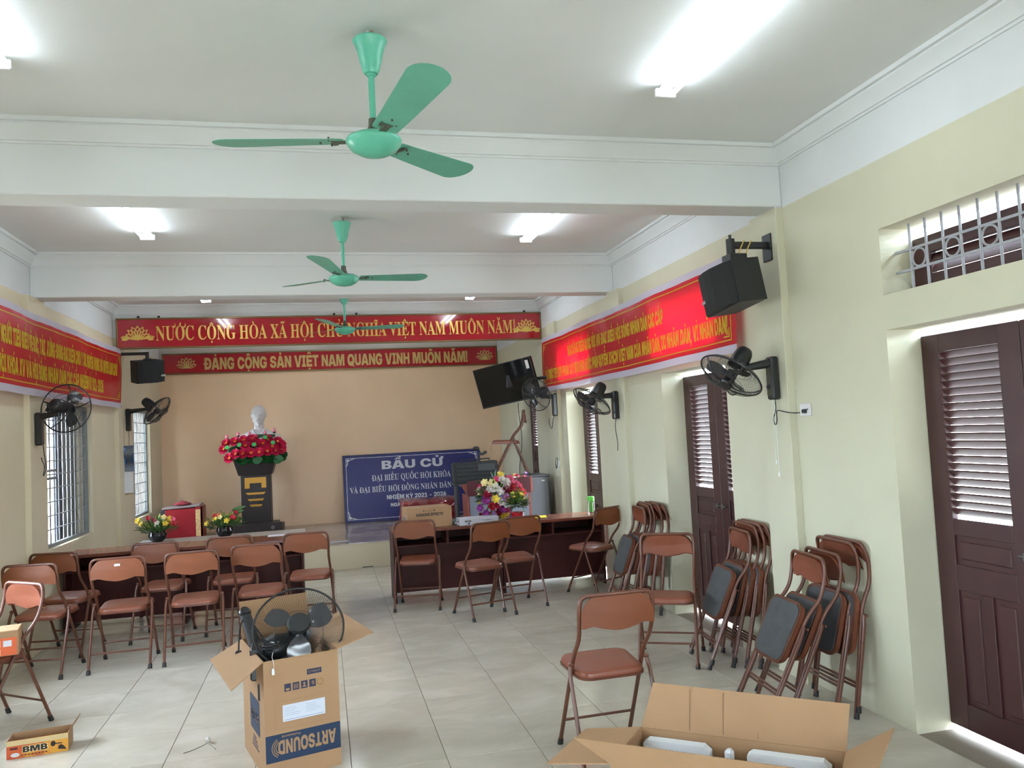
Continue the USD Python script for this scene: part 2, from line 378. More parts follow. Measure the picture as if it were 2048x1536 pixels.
for i, (a, b) in enumerate(DOORS):
    d = thing(f'door_{i+1}', ['dark brown louvred double door beside the barred fanlight', 'dark louvred double door behind the second pile of folded chairs', 'louvred door with one leaf swung open near the green bottle'][i], None, kind='structure')
    mid = (a+b)/2
    op = hinge(XD+.04, a, -172) if i == 2 else None
    leaf_mesh_parts(d, a+.004, mid-.003, XD, .035, ZD-.045, op)
    leaf_mesh_parts(d, mid+.003, b-.004, XD, .035, ZD-.045)
    obj('bolt', cat(cyl((XD-.012, mid-.10, 1.04), (XD-.012, mid+.10, 1.04), .007, 8), bx((XD-.02, mid-.06, 1.02), (XD, mid-.02, 1.06)), bx((XD-.02, mid+.03, 1.02), (XD, mid+.07, 1.06))), m_steel, d) if i != 2 else None
d = thing('door_4', 'narrow louvred door on the stage behind the metal cabinet', None, kind='structure')
leaf_mesh_parts(d, D4[0]+.004, sum(D4)/2-.003, XD, ST+.02, 2.52); leaf_mesh_parts(d, sum(D4)/2+.003, D4[1]-.004, XD, ST+.02, 2.52)
# barred fanlights above the doors
for i, (a, b) in enumerate(DOORS):
    w = thing(f'window_{i+1}', ['barred fanlight with iron rings above the dark door', 'barred fanlight hidden by the red cloth banner above the second door', 'barred fanlight hidden by the red cloth banner above the open door'][i], None, kind='structure')
    xg = XR+.10; z0, z1 = 2.46, 2.845
    for z in (2.585, 2.70): obj('rail', bx((xg-.006, a, z-.007), (xg+.006, b, z+.007)), m_iron, w, smooth=False)
    ys = np.arange(b-.125, a, -.122)
    for y in ys: obj('bar', cyl((xg, y, z0), (xg, y, z1), .0075, 8), m_iron, w)
    for k in range(0, len(ys)-1, 2):
        y = (ys[k]+ys[k+1])/2; t = np.linspace(0, 2*np.pi, 25)[:-1]
        obj('ring', tube(np.c_[np.full(24, xg), y+.05*np.cos(t), 2.6425+.05*np.sin(t)], .006, 6, closed=True), m_iron, w)
    if i == 0:
        sh = leaf_mesh_parts(w, a+.004, b-.004, XR+.215, z0+.0, 2.78, hi=True)

# ------------------------------------------------------------------ barred windows on the left
m_glass = usdkit.material(stage, '/World/Looks/window_glass', {'f': ('fresnel', {'IOR': 1.45}), 't': ('transparent_bsdf', {'color': (.93, .96, .96)}), 'g': ('glossy_bsdf', {'roughness': .02, 'color': (1, 1, 1)}), 'm': ('mix_closure', {})},
                          [('f.fac', 'm.fac'), ('t.BSDF', 'm.closure1'), ('g.BSDF', 'm.closure2')], surface='m.closure')
for i, (a, b, c, e) in enumerate(WINS):
    w = thing(f'window_{i+4}', ['barred window beside the viewer', 'barred window near the stacked orange carton', 'tall barred window below the red banner and wall fan', 'barred window on the stage beside the hanging calendar'][i], None, kind='structure')
    xg = XL-.07; f = .035
    for nm, lo, hi in (('frame_post', (xg-.02, a, c), (xg+.02, a+f, e)), ('frame_post', (xg-.02, b-f, c), (xg+.02, b, e)), ('frame_rail', (xg-.02, a+f, c), (xg+.02, b-f, c+f)), ('frame_rail', (xg-.02, a+f, e-f), (xg+.02, b-f, e))):
        obj(nm, bx(lo, hi, .003), m_sill, w, smooth=False)
    n = 11
    for k in range(1, n): y = a+f+(b-a-2*f)*k/n; obj('bar', cyl((xg, y, c+f), (xg, y, e-f), .006, 6), m_iron, w)
    for k in range(1, 10): z = c+f+(e-c-2*f)*k/10; obj('cross_bar', bx((xg-.004, a+f, z-.005), (xg+.004, b-f, z+.005)), m_iron, w, smooth=False)
    for s0, s1 in ((a, (a+b)/2), ((a+b)/2, b)) if i == 0 else ((((a+b)/2, b),) if i == 3 else ()):                       # glazed casements behind the bars
        xc = XL-.20
        obj('sash', cat(bx((xc-.018, s0+.004, c), (xc+.018, s0+.06, e)), bx((xc-.018, s1-.06, c), (xc+.018, s1-.004, e)), bx((xc-.018, s0+.06, c), (xc+.018, s1-.06, c+.06)), bx((xc-.018, s0+.06, e-.06), (xc+.018, s1-.06, e)), bx((xc-.016, s0+.06, (c+e)/2-.02), (xc+.016, s1-.06, (c+e)/2+.02))), m_sill, w, smooth=False)
        for z0, z1 in ((c+.06, (c+e)/2-.02), ((c+e)/2+.02, e-.06)): obj('pane', bx((xc-.002, s0+.06, z0), (xc+.002, s1-.06, z1)), m_glass, w, smooth=False)

    if i == 2:                                                          # folded steel shutters behind the bars
        xc = XL-.19; cols = [(0, .17, (150, 154, 150)), (.175, .33, (92, 102, 120)), (.55, .71, (62, 66, 78)), (.715, .86, (120, 124, 122)), (.865, 1, (104, 108, 106))]
        for q0, q1, cc in cols: obj('shutter_board', bx((xc-.02, a+(b-a)*q0, c), (xc+.015, a+(b-a)*q1, e), .004), mat('shutter_paint_%d' % cc[0], cc, .5, var=.1, nscale=6), w, smooth=False)
        for z in ((c+e)/2-.03, (c+e)/2+.05): obj('shutter_latch', bx((xc+.01, a+(b-a)*.30, z-.03), (xc+.03, a+(b-a)*.58, z-.005)), m_steel, w, smooth=False)

# ------------------------------------------------------------------ fluorescent tubes
m_tube = usdkit.material(stage, '/World/Looks/lit_tube', {'e': ('emission', {'color': (.78, .91, 1.0), 'strength': TUBE})}, surface='e.emission')
m_lampw = mat('lamp_white', (235, 236, 236), .4)
def tube_lamp(x, y0, label, first=None, L=1.22):
    r = thing('tube_light', label, 'ceiling light', M4((x, y0, ZC)), 'fluorescent lamps on the ceiling')
    obj('lamp_body', bx((-.02, 0, -.05), (.02, L, 0), .006), m_lampw, r, smooth=False)
    for q in (-.042, .042): obj('tube', cyl((q, .03, -.055), (q, L-.03, -.055), .0135, 12), m_tube, r)
    for y in (0, L-.035): obj('lamp_holder', bx((-.060, y, -.078), (.060, y+.03, -.03), .006), m_lampw, r, smooth=False)
    return r
t0 = tube_lamp(1.90, 2.79, 'glaring tube light on the ceiling between the big green fan and the barred fanlight')
for x, y, l in ((-1.40, 2.85, 'tube light cut by the picture edge, on the other side of the big fan'), (-1.40, 6.13, 'tube light over the rows of chairs, beyond the first beam'), (1.96, 6.15, 'tube light beyond the first beam on the door side'),
                (-1.36, 9.40, 'small distant tube light over the window-side desks'), (2.00, 9.42, 'small distant tube light over the desk with the bouquet'), (.3, 12.2, 'tube light on the stage ceiling behind the upper red board'), (1.9, -.6, 'tube light behind the viewer on the door side'), (-1.4, -.6, 'tube light behind the viewer on the window side')):
    dup(t0, M4((x, y, ZC)), l, 'fluorescent lamps on the ceiling')

# ------------------------------------------------------------------ folding chairs
m_vinyl = mat('brown_vinyl', (122, 66, 46), .38, var=.10, nscale=9, spec=.5, bump=.15, bscale=90, rnd=.10)
m_frame = mat('copper_brown_enamel', (92, 52, 36), .33, var=.14, nscale=14, spec=.5, rnd=.08)
m_shell = mat('brown_enamel_sheet', (112, 60, 32), .5, spec=.3, var=.10, nscale=5, rnd=.10)
m_rubber = mat('black_rubber', (28, 27, 27), .6)
m_board = mat('grey_black_board', (66, 68, 70), .7, var=.25, nscale=10)
TR = .0115
def back_tube():
    h = [(-.205, .20, .012), (-.195, -.10, .56), (-.196, -.205, .665), (-.203, -.240, .79), (-.195, -.246, .884), (0, -.250, .884)]
    full = h+[(-x, y, z) for x, y, z in h[-2::-1]]
    return tube(fillet(full, [.05, .06, .05, .115, .1, .115, .05, .06, .05], 6), TR, 9)
def rest_shape():
    t = np.linspace(-1, 1, 41); low = .724-.016*np.exp(-(t/.40)**2)+.010*np.exp(-((np.abs(t)-.70)/.18)**2)                     # moustache-shaped lower edge
    pts = [(.197*a, z) for a, z in zip(t, low)]
    P = Polygon(pts+[(.197, .90), (-.197, .90)])
    return P.intersection(affinity.translate(rrect(.396, .60, .112, 8), 0, .586))
def bent_panel(shape, th, y0, bow, grid=.03):
    """a sheet of the given (x, z) outline, hollowed towards the sitter, th thick"""
    xs = np.arange(-.2, .2001, .02); strips = [shape.intersection(sbox(a, 0, b, 2)) for a, b in zip(xs[:-1], xs[1:])]
    m = ext(shape, th)
    m = trimesh.Trimesh(*trimesh.remesh.subdivide_to_size(m.vertices, m.faces, .05)[:2])
    v = m.vertices.copy(); x, z, d = v[:, 0].copy(), v[:, 1].copy(), v[:, 2].copy()
    m.vertices = np.c_[x, y0+d-bow*(1-(x/.2)**2)*np.clip((.895-z)/.09, 0, 1)-.05*(z-.88)*-1.0, z]; m.fix_normals(); return m
def seat_outline(g=0):
    P = Polygon([(-.178, -.165), (.178, -.165), (.196, .20), (-.196, .20)]).buffer(-.07).buffer(.07+g, quad_segs=6); return P
def seat_parts():
    o = seat_outline(); rim = mv(ext(seat_outline(.006), .012), 0, 0, -.012)
    lay = [(o, 0), (o, .016), (o.buffer(-.006), .026), (o.buffer(-.02), .032), (o.buffer(-.06), .037)]
    N = 56; V = []
    for P, z in lay:
        r = P.exterior; V += [(*r.interpolate(k/N, normalized=True).coords[0], z) for k in range(N)]
    V = np.array(V)
    # keep rings aligned by angle
    rings = []
    for i in range(len(lay)):
        q = V[i*N:(i+1)*N]; c = q[:, :2].mean(0); ang = np.arctan2(q[:, 1]-c[1], q[:, 0]-c[0]); rings.append(q[np.argsort(ang)])
    V = np.vstack(rings); F = []
    for i in range(len(lay)-1):
        for k in range(N):
            k2 = (k+1) % N; F += [(i*N+k, i*N+k2, (i+1)*N+k2), (i*N+k, (i+1)*N+k2, (i+1)*N+k)]
    c = len(V); V = np.vstack([V, [0, .02, .038]])
    F += [((len(lay)-1)*N+k, (len(lay)-1)*N+(k+1) % N, c) for k in range(N)]
    pad = trimesh.Trimesh(V, np.array(F), process=False); pad.fix_normals()
    return pad, rim, mv(ext(o.buffer(-.012), .004), 0, 0, -.015)
def cap(p, d): p, d = np.array(p, float), np.array(d, float); d /= np.linalg.norm(d); return cyl(p-d*.002, p+d*.034, .0165, 12, .0145)
def rear_u(top, foot):
    (ty, tz), (fy, fz) = top, foot; out = []
    for s in (-1, 1):
        out.append(tube(fillet([(s*.212, ty, tz), (s*.222, ty+(fy-ty)*.12, tz+(fz-tz)*.12), (s*.224, fy, fz+.012)], .05, 5), .0105, 8))
    return out
def build_chair(root, folded):
    S = rotm((1, 0, 0), 0)
    fwd = np.array([0, .30, -.548]); fwd /= np.linalg.norm(fwd)      # down the front leg
    k = np.eye(4); k[:3, :3] *= 1.03
    if folded:                                                       # stand the front legs upright
        k = k @ rotm((1, 0, 0), -math.degrees(math.atan2(.30, .548))) @ trimesh.transformations.translation_matrix((0, -.20, 0))
    P = lambda nm, m, mt, par=root, **q: obj(nm, tf(m, k), mt, par, **q)
    P('frame', back_tube(), m_frame, smooth=40)
    pivot, foot = (-.078, .515), ((.195, .015) if folded else (-.27, 0))
    if folded: foot = (-.078+.262, .515-.478)
    legs = rear_u(pivot, foot)
    for g in legs: P('rear_leg', g, m_frame, smooth=40)
    t = .72; y, z = pivot[0]+(foot[0]-pivot[0])*t, pivot[1]+(foot[1]-pivot[1])*t
    P('rear_crossbar', cyl((-.222, y, z), (.222, y, z), .0075, 8), m_frame)
    q = .74; y, z = -.10+.30*q, .56-.548*q
    P('front_crossbar', cyl((-.20, y, z), (.20, y, z), .0075, 8), m_frame)
    dl = np.array([0, foot[0]-pivot[0], foot[1]-pivot[1]]); dl /= -np.linalg.norm(dl)
    for s in (-1, 1):
        P('foot_cap', cap((s*.2055, .20, .002), -fwd), m_rubber)
        P('foot_cap', cap((s*.224, foot[0], foot[1]+.002), dl), m_rubber)
        P('hinge', cat(cyl((s*.196, pivot[0]-.012, pivot[1]-.01), (s*.225, pivot[0]-.012, pivot[1]-.01), .007, 10)), m_frame)
    rs = rest_shape()
    P('backrest_shell', bent_panel(rs, .004, -.252, .020), m_shell, smooth=40)
    pad = bent_panel(rs.buffer(-.010), .020, -.247, .022); P('backrest', pad, m_vinyl, smooth=50)
    pad, rim, board = seat_parts()
    if folded:
        n = np.array([0, .877, .480]); u = -fwd                      # underside turned to the front, front edge up
        A = np.eye(4); A[:3, 0] = (-1, 0, 0); A[:3, 1] = u; A[:3, 2] = -n; A[:3, 3] = np.array([0, -.02, .425])+n*.026+u*.02
    else:
        A = rotm((1, 0, 0), 2.0); A[2, 3] = .452; A[1, 3] = .005
    P('seat', tf(pad, A), m_vinyl, smooth=50); P('seat_rim', tf(rim, A), m_frame); P('seat_board', tf(board, A), m_board, smooth=False)
    return root
OPEN = [  # x, y, heading, label, group
    (1.47, 4.315, 1.0, 'brown folding chair standing alone by the long open carton', None),
    (.939, 8.58, -12.9, 'brown folding chair at the end of the dark desk, behind the printed karaoke carton', 'chairs at the desk with the bouquet'),
    (1.476, 7.93, 16.4, 'brown folding chair pulled out from the dark desk, in front of the white box', 'chairs at the desk with the bouquet'),
    (1.89, 8.20, 7.3, 'brown folding chair tucked in at the dark desk below the small potted plant', 'chairs at the desk with the bouquet'),
    (2.83, 8.44, 27.0, 'brown folding chair at the wall end of the dark desk, near the green bottle', 'chairs at the desk with the bouquet'),
    (2.50, 5.76, 151, 'brown folding chair with its shiny padded back towards the camera, beside the folded chairs', None),
    (-1.673, 7.48, .7, 'brown folding chair with a pale sticker on its back, outer row of the window-side desks', 'outer row of chairs at the window-side desks'),
    (-2.285, 7.47, -7.4, 'brown folding chair at the window end of the outer row', 'outer row of chairs at the window-side desks'),
    (-2.29, 8.14, -12, 'brown folding chair at the window end of the inner row, close to the desks', 'inner row of chairs at the window-side desks'),
    (-1.52, 8.36, -7, 'brown folding chair in the inner row, under the first flower bowl', 'inner row of chairs at the window-side desks'),
    (-1.114, 7.486, 3.2, 'brown folding chair of the outer row, between the stickered chair and the fan carton', 'outer row of chairs at the window-side desks'),
    (-.582, 7.628, -2.9, 'brown folding chair right behind the fan carton, last of the outer row', 'outer row of chairs at the window-side desks'),
    (-.89, 8.40, -1.6, 'brown folding chair of the inner row, mostly hidden, below the second flower bowl', 'inner row of chairs at the window-side desks'),
    (-.164, 8.24, -6, 'brown folding chair at the aisle end of the window-side desks', 'inner row of chairs at the window-side desks'),
    (-2.20, 6.05, 140.6, 'brown folding chair with shiny back facing the room, an orange carton on its seat', None),
]
first = build_chair(thing('folding_chair', OPEN[0][3], 'chair', M4((OPEN[0][0], OPEN[0][1], 0), OPEN[0][2])), False)
for x, y, a, l, g in OPEN[1:]:
    dup(first, M4((x, y, 0), a), l, g)
dup(first, M4((2.54, 11.12, 1.15), 80), 'brown folding chair standing up on the grey metal cabinet', None)

# stacks leaning on the wall: feet position, lean from upright, heading
FOLD = [((2.49, 4.56), 26.7, 84, 'near', 0), ((2.62, 4.55), 25.0, 85, 'near', 1), ((2.91, 4.52), 13.0, 87, 'near', 2), ((3.00, 4.46), 9.0, 88, 'near', 3),
        ((2.68, 5.64), 23, 82, 'mid', 0), ((2.85, 5.62), 15.5, 84, 'mid', 1), ((2.925, 5.57), 12, 85, 'mid', 2), ((3.0, 5.52), 8.5, 87, 'mid', 3),
        ((2.69, 7.55), 20.5, 84, 'far', 0), ((2.81, 7.53), 16, 84, 'far', 1), ((2.885, 7.50), 12.5, 86, 'far', 2), ((2.95, 7.38), 10, 86, 'far', 3), ((3.02, 7.31), 7, 87, 'far', 4)]
LBL = {'near': 'folded brown chair by the big dark door, {}', 'mid': 'folded brown chair in the middle pile, {}', 'far': 'folded brown chair near the desk end, {}'}
ORD = ['front one showing its grey seat board', 'second from the front', 'third from the front', 'fourth from the front', 'innermost against the wall']
ffirst = None
for (x, y), lean, head, k, i in FOLD:
    o = ORD[i] if not (k != 'far' and i == 3) else 'last one against the wall'
    m = M4((x, y, .002), head) @ rotm((1, 0, 0), lean)
    if ffirst is None: ffirst = build_chair(thing('folded_chair', LBL[k].format(o), 'chair', m, {'near': 'folded chairs piled next to the big door'}[k]), True)
    else: dup(ffirst, m, LBL[k].format(o), {'near': 'folded chairs piled next to the big door', 'mid': 'folded chairs piled between the doors', 'far': 'folded chairs piled near the desk end'}[k])
o = thing('sticker', 'small pale sticker on a chair back in the outer row', 'sticker', M4((-1.673, 7.48, 0), .7))
obj('sticker_sheet', tf(bx((-.022, -.2785, .835), (.022, -.2775, .868)), np.eye(4)), mat('sticker_paper', (190, 200, 215), .5), o, smooth=False)

# ------------------------------------------------------------------ desks
m_top = mat('red_brown_desk_top', (104, 54, 42), .2, var=.06, nscale=3, rnd=.05)
m_desk = mat('dark_mahogany_desk', (58, 23, 19), .5, spec=.22, var=.2, nscale=4, stretch=(.3, 2, 2), rnd=.06)
def desk(label, x0, x1, y0, group, d=.50, h=.77):
    t = thing('desk', label, 'desk', M4((x0, y0, 0)), group); w = x1-x0
    obj('desk_top', bx((-.005, -.015, h-.032), (w+.005, d, h), .004), m_top, t, smooth=False)
    for a in (0, w-.022): obj('side_panel', bx((a, 0, .0), (a+.022, d-.02, h-.032), .002), m_desk, t, smooth=False)
    obj('shelf', bx((.022, .012, h-.185), (w-.022, d-.02, h-.165), .002), m_desk, t, smooth=False)
    obj('divider', bx((w/2-.012, .014, h-.165), (w/2+.012, d-.04, h-.032)), m_desk, t, smooth=False)
    obj('front_panel', bx((.022, .20, .075), (w-.022, .22, h-.185)), m_desk, t, smooth=False)
    obj('back_panel', bx((.022, d-.035, h-.32), (w-.022, d-.02, h-.032)), m_desk, t, smooth=False)
    return t
desk('dark wooden desk carrying the karaoke carton and white box', .695, 1.885, 8.78, 'desks by the open door')
desk('dark wooden desk carrying the potted plant and green bottle, up to the wall', 1.893, 3.085, 8.78, 'desks by the open door')
desk('dark wooden desk at the aisle end behind two rows of chairs', -1.425, -.245, 8.83, 'desks under the window')
desk('dark wooden desk at the window end behind two rows of chairs', -2.545, -1.432, 8.86, 'desks under the window')
m_paper = mat('white_paper', (222, 222, 226), .6)
m_ltop = mat('pale_laminate', (176, 170, 166), .3, var=.05, nscale=4)
t = thing('side_table', 'pale topped table set behind the window-side desks with two flower bowls', 'table', M4((-2.0, 9.40, 0)))
obj('table_top', bx((0, -.04, .735), (1.76, .42, .765), .004), m_ltop, t, smooth=False)
for x in (.03, 1.70):
    for y in (.0, .36): obj('leg', bx((x, y, 0), (x+.035, y+.035, .735), .003), m_desk, t, smooth=False)
o = obj('paper_sheet', bx((-.62, 9.17, .7702), (-.245, 9.33, .7722)), m_paper, smooth=False); data(o, 'strip of white paper on the aisle end of the window-side desks', 'paper')

# flower bowls on the table
m_bowl = mat('glossy_black_ceramic', (22, 17, 22), .12)
m_leaf = mat('mid_green_leaf', (62, 98, 44), .5, var=.25, nscale=25)
m_leafd = mat('deep_green_leaf', (24, 78, 34), .45, var=.25, nscale=20)
m_leafy = mat('yellow_green_leaf', (128, 146, 52), .5, var=.2, nscale=25)
FC = {'yellow': (226, 196, 70), 'red': (176, 32, 44), 'crimson': (150, 18, 52), 'pink': (226, 106, 138), 'white': (238, 232, 224), 'purple': (136, 48, 128), 'lilac': (192, 150, 206), 'cream': (240, 224, 160), 'magenta': (206, 40, 104), 'orange': (226, 120, 60), 'coral': (230, 84, 92)}
m_fl = {k: mat(k+'_petal', v, .55, var=.15, nscale=40) for k, v in FC.items()}
def petal(L, W, cupx=.35, n=4):
    """a rounded petal from the origin along +x, rising by cupx"""
    V, F = [], []
    for i in range(n+1):
        t = i/n; w = W*math.sin(math.pi*min(.08+t*.86, 1))**.7; z = cupx*L*t*t
        for s, dz in ((-1, .15*w), (0, 0), (1, .15*w)): V.append((L*t, s*w/2, z+dz))
    for i in range(n):
        for k in range(2): a = i*3+k; F += [(a, a+1, a+4), (a, a+4, a+3)]
    m = trimesh.Trimesh(np.array(V), np.array(F), process=False)
    b = m.copy(); b.vertices = b.vertices-[0, 0, .0012]; b.invert(); return cat(m, b)
def blossom(r, n=6, layers=2, rng=None):
    ms = []
    for l in range(layers):
        for k in range(n):
            p = petal(r*(1-.28*l), r*.75, .25+.55*l); ms.append(tf(p, rotm((0, 0, 1), 360/n*(k+.5*l)+(rng.random()*12 if rng else 0))))
    return cat(ms)
def leafy(r, n, rng, squash=.7, size=.05, up=.2):
    ms = []
    for _ in range(n):
        d = np.array([rng.gauss(0, 1), rng.gauss(0, 1), abs(rng.gauss(0, 1))*.8+up]); d /= np.linalg.norm(d)
        p = petal(size*rng.uniform(.7, 1.3), size*.42, rng.uniform(-.2, .4), 3)
        T = frame(d*r*rng.uniform(.45, 1)*[1, 1, squash], d, np.cross([0.1, .2, 1], d)/np.linalg.norm(np.cross([0.1, .2, 1], d))); ms.append(tf(p, T))
    return cat(ms)
def face(d, up=(0.03, .02, 1)):
    """turns +z of a blossom towards d"""
    d = np.array(d, float); d /= np.linalg.norm(d); x = np.cross(up, d); x /= np.linalg.norm(x); m = np.eye(4); m[:3, 0], m[:3, 1], m[:3, 2] = x, np.cross(d, x), d; return m
def place(m, p, d): T = face(d); T[:3, 3] = p; return tf(m, T)
def flower_bowl(x, y, label, cols, seed, tall):
    rng = random.Random(seed); t = thing('flower_bowl', label, 'flower arrangement', M4((x, y, .766)), None)
    obj('bowl', rev([(0, 0), (.05, 0), (.085, .03), (.098, .07), (.088, .11), (.080, .112), (.088, .07), (.05, .02), (0, .018)], 28), m_bowl, t)
    obj('foliage', mv(leafy(.19, 110, rng, .55, .075, .05), 0, 0, .10), m_leaf, t, smooth=True)
    obj('pale_foliage', mv(leafy(.20, 45, rng, .6, .07), 0, 0, .12), m_leafy, t, smooth=True)
    if tall: obj('leaf_spray', cat([place(petal(.14, .05, .2), (.08+rng.gauss(0, .02), 0, .18+.02*i), (rng.gauss(0, .6), -.5, 1)) for i in range(7)]), m_leaf, t, smooth=True)
    for i, c in enumerate(cols):
        a = rng.uniform(0, 6.28) if i > 5 else -1.57+(i-2.5)*.42; r = rng.uniform(.10, .21); p = (r*math.cos(a), r*math.sin(a), .14+rng.uniform(0, .13)*(1-r*2)+(.04 if i % 2 else 0))
        obj('blossom', place(blossom(rng.uniform(.028, .04), 5, 2, rng), p, (p[0]*2, p[1]*2-.25, .25)), m_fl[c], t, smooth=True)
    return t
flower_bowl(-1.80, 9.56, 'black bowl of mixed flowers nearer the window', ['yellow', 'red', 'magenta', 'white', 'yellow', 'pink', 'red', 'yellow', 'coral', 'cream', 'pink', 'yellow', 'red'], 3, False)
flower_bowl(-1.10, 9.56, 'black bowl of yellow flowers and leaf sprays in front of the lectern base', ['yellow', 'yellow', 'cream', 'yellow', 'red', 'red', 'yellow', 'lilac', 'yellow', 'orange', 'red', 'cream'], 8, True)

# ------------------------------------------------------------------ cartons and things on the door-side desks
m_card = mat('brown_cardboard', (160, 126, 94), .75, var=.05, nscale=5, spec=.25, bump=.1, bscale=30)
m_cardd = mat('brown_cardboard_edge', (128, 94, 66), .8, var=.1, nscale=40)
m_ink = mat('black_print', (38, 32, 30), .6); m_navy = mat('navy_print', (12, 40, 70), .6); m_navyt = mat('navy_text_print', (36, 40, 66), .6)
def flat(poly, T, m, parent, name='print', th=.0012, **k):
    return obj(name, tf(ext(poly, th), T), m, parent, smooth=False, **k)
t = thing('karaoke_carton', 'closed brown carton with black karaoke print on the dark desk', 'carton', M4((.865, 8.86, .77), 4))
W, D, H = .50, .36, .215
obj('carton_body', bx((0, 0, 0), (W, D, H), .003), m_card, t, smooth=False)
obj('top_flap', bx((.002, .002, H), (W-.002, D/2-.001, H+.003)), m_card, t, smooth=False); obj('top_flap', bx((.002, D/2+.001, H), (W-.002, D-.002, H+.003)), m_card, t, smooth=False)
obj('packing_tape', bx((-.001, D/2-.025, H+.003), (W*.9, D/2+.025, H+.0036)), mat('clear_tape', (200, 176, 150), .2), t, smooth=False)
FT = frame((0, -.0003, 0), (1, 0, 0), (0, 0, 1))
flat(fit_text('KARAOKE EFFECTS', .10, .40, .032, weight=900).buffer(0), FT @ trimesh.transformations.translation_matrix((0, .128, 0)), m_ink, t, 'lettering')
flat(unary_union([LineString([(.20, .182), (.29, .182)]).buffer(.0015), Point(.185, .186).buffer(.007), Point(.305, .186).buffer(.008)]), FT, m_ink, t, 'emblem')
SD = frame((-.0003, 0, 0), (0, -1, 0), (0, 0, 1))
flat(sbox(-.26, .035, -.12, .12), SD, mat('grey_print', (92, 92, 96), .6), t, 'picture_panel')
flat(unary_union([sbox(-.16, .165, -.05, .168), sbox(-.31, .178, -.2, .18)]), SD, m_ink, t, 'print_line')
t = thing('teal_folder', 'teal folder under the white box on the dark desk', 'folder', M4((1.40, 8.98, .77), 3)); obj('cover', bx((0, 0, 0), (.40, .33, .03), .003), mat('teal_card', (62, 108, 106), .5), t, smooth=False); obj('page_block', bx((.004, -.002, .004), (.398, .01, .026)), m_paper, t, smooth=False)
t = thing('white_box', 'flat white printed box on the dark desk beside the karaoke carton', 'box', M4((1.435, 8.80, .77), 5)); m_wbox = mat('white_card', (214, 216, 226), .45)
obj('box_body', bx((0, 0, 0), (.44, .17, .075), .003), m_wbox, t, smooth=False); obj('lid', bx((-.002, -.002, .060), (.442, .172, .078), .002), m_wbox, t, smooth=False)
flat(fit_text('MAXEN', .055, .125, .020), FT @ trimesh.transformations.translation_matrix((0, .034, .001)), m_ink, t, 'lettering')
flat(unary_union([sbox(.09, .010, .11, .026), sbox(.06, .014, .08, .017), sbox(.28, .040, .36, .043), sbox(.24, .046, .38, .048)]), FT, m_navyt, t, 'print_line')
flat(rrect(.05, .012, .006), frame((-.0003, .085, .04), (0, -1, 0), (0, 0, 1)), m_ink, t, 'hand_slot')
# bouquet
rng = random.Random(21)
t = thing('bouquet', 'large bouquet of pink, red, white and purple flowers on the dark desk', 'flowers', M4((1.95, 9.10, .77)))
obj('basket', rev([(0, 0), (.09, 0), (.11, .05), (.12, .10), (.11, .10), (.10, .05), (.0, .02)], 20), mat('dark_basket', (60, 40, 34), .7), t)
obj('foliage', mv(leafy(.24, 240, rng, 1.0, .075, -.6), 0, .03, .27), m_leafd, t, smooth=True); obj('filler_leaf', mv(leafy(.25, 90, rng, 1.0, .06, -.3), 0, .0, .27), m_leafy, t, smooth=True)
names = ['white', 'white', 'red', 'crimson', 'pink', 'magenta', 'white', 'purple', 'lilac', 'cream', 'yellow', 'crimson', 'pink', 'coral', 'white', 'purple', 'red', 'magenta']
zone = [((-.17, .10), 'purple'), ((-.23, .16), 'purple'), ((-.19, .02), 'red'), ((-.20, .06), 'crimson'), ((-.12, .05), 'yellow'), ((-.09, .08), 'lilac'), ((.0, .07), 'yellow'), ((.03, .10), 'yellow'), ((.08, .06), 'lilac'), ((.02, .01), 'cream'), ((.12, .02), 'lilac'), ((-.04, .02), 'white'),
        ((-.13, .37), 'white'), ((-.07, .38), 'white'), ((-.10, .43), 'cream'), ((-.05, .47), 'magenta'), ((.01, .46), 'white'), ((.06, .44), 'white'), ((.04, .40), 'white'), ((.10, .46), 'pink'), ((.16, .41), 'pink'), ((.20, .38), 'pink'), ((.11, .38), 'red'), ((.04, .36), 'crimson'), ((.21, .32), 'coral'), ((.24, .30), 'coral'), ((.12, .29), 'magenta'), ((.10, .33), 'red'), ((-.02, .34), 'white'), ((-.02, .22), 'white'), ((-.16, .31), 'crimson'), ((-.18, .25), 'purple'), ((-.08, .26), 'yellow'), ((-.06, .19), 'crimson'), ((-.12, .18), 'red'), ((.02, .27), 'lilac'), ((.04, .20), 'white'), ((.05, .25), 'pink'), ((.16, .24), 'cream'), ((0, .51), 'yellow'), ((-.17, .44), 'cream'), ((.0, .15), 'purple'), ((.04, .14), 'magenta'), ((-.05, .12), 'crimson')]
for (a, z), c in zone:
    r2 = max(0, .27**2-a*a-(z-.27)**2); y = -math.sqrt(r2)*.75-.02; r = rng.uniform(.044, .060)
    b = place(blossom(r, 6, 3 if c in ('white', 'pink', 'red', 'crimson') else 2, rng), (a*1.05, y, z), (a*2+rng.gauss(0, .3), -1.0, (z-.24)*2+.2))
    obj('blossom', b, m_fl[c], t, smooth=True)
for k in range(14):
    a = rng.uniform(0, 6.28); p = (.22*math.cos(a), .08+.15*abs(math.sin(a)), .27+rng.uniform(-.12, .2)); obj('blossom', place(blossom(.042, 6, 2, rng), p, (p[0], p[1], .2)), m_fl[rng.choice(names)], t, smooth=True)
t = thing('potted_plant', 'small yellow green plant in a red wrapped pot on the dark desk', 'plant', M4((2.105, 8.87, .77))); rng = random.Random(5)
obj('pot', rev([(0, 0), (.058, 0), (.072, .09), (.076, .10), (.066, .10), (.05, .02), (0, .02)], 20), mat('red_foil', (176, 26, 44), .3), t)
obj('ribbon', bx((.045, -.075, .01), (.062, -.055, .10), .003), mat('white_ribbon', (230, 214, 220), .4), t, smooth=False)
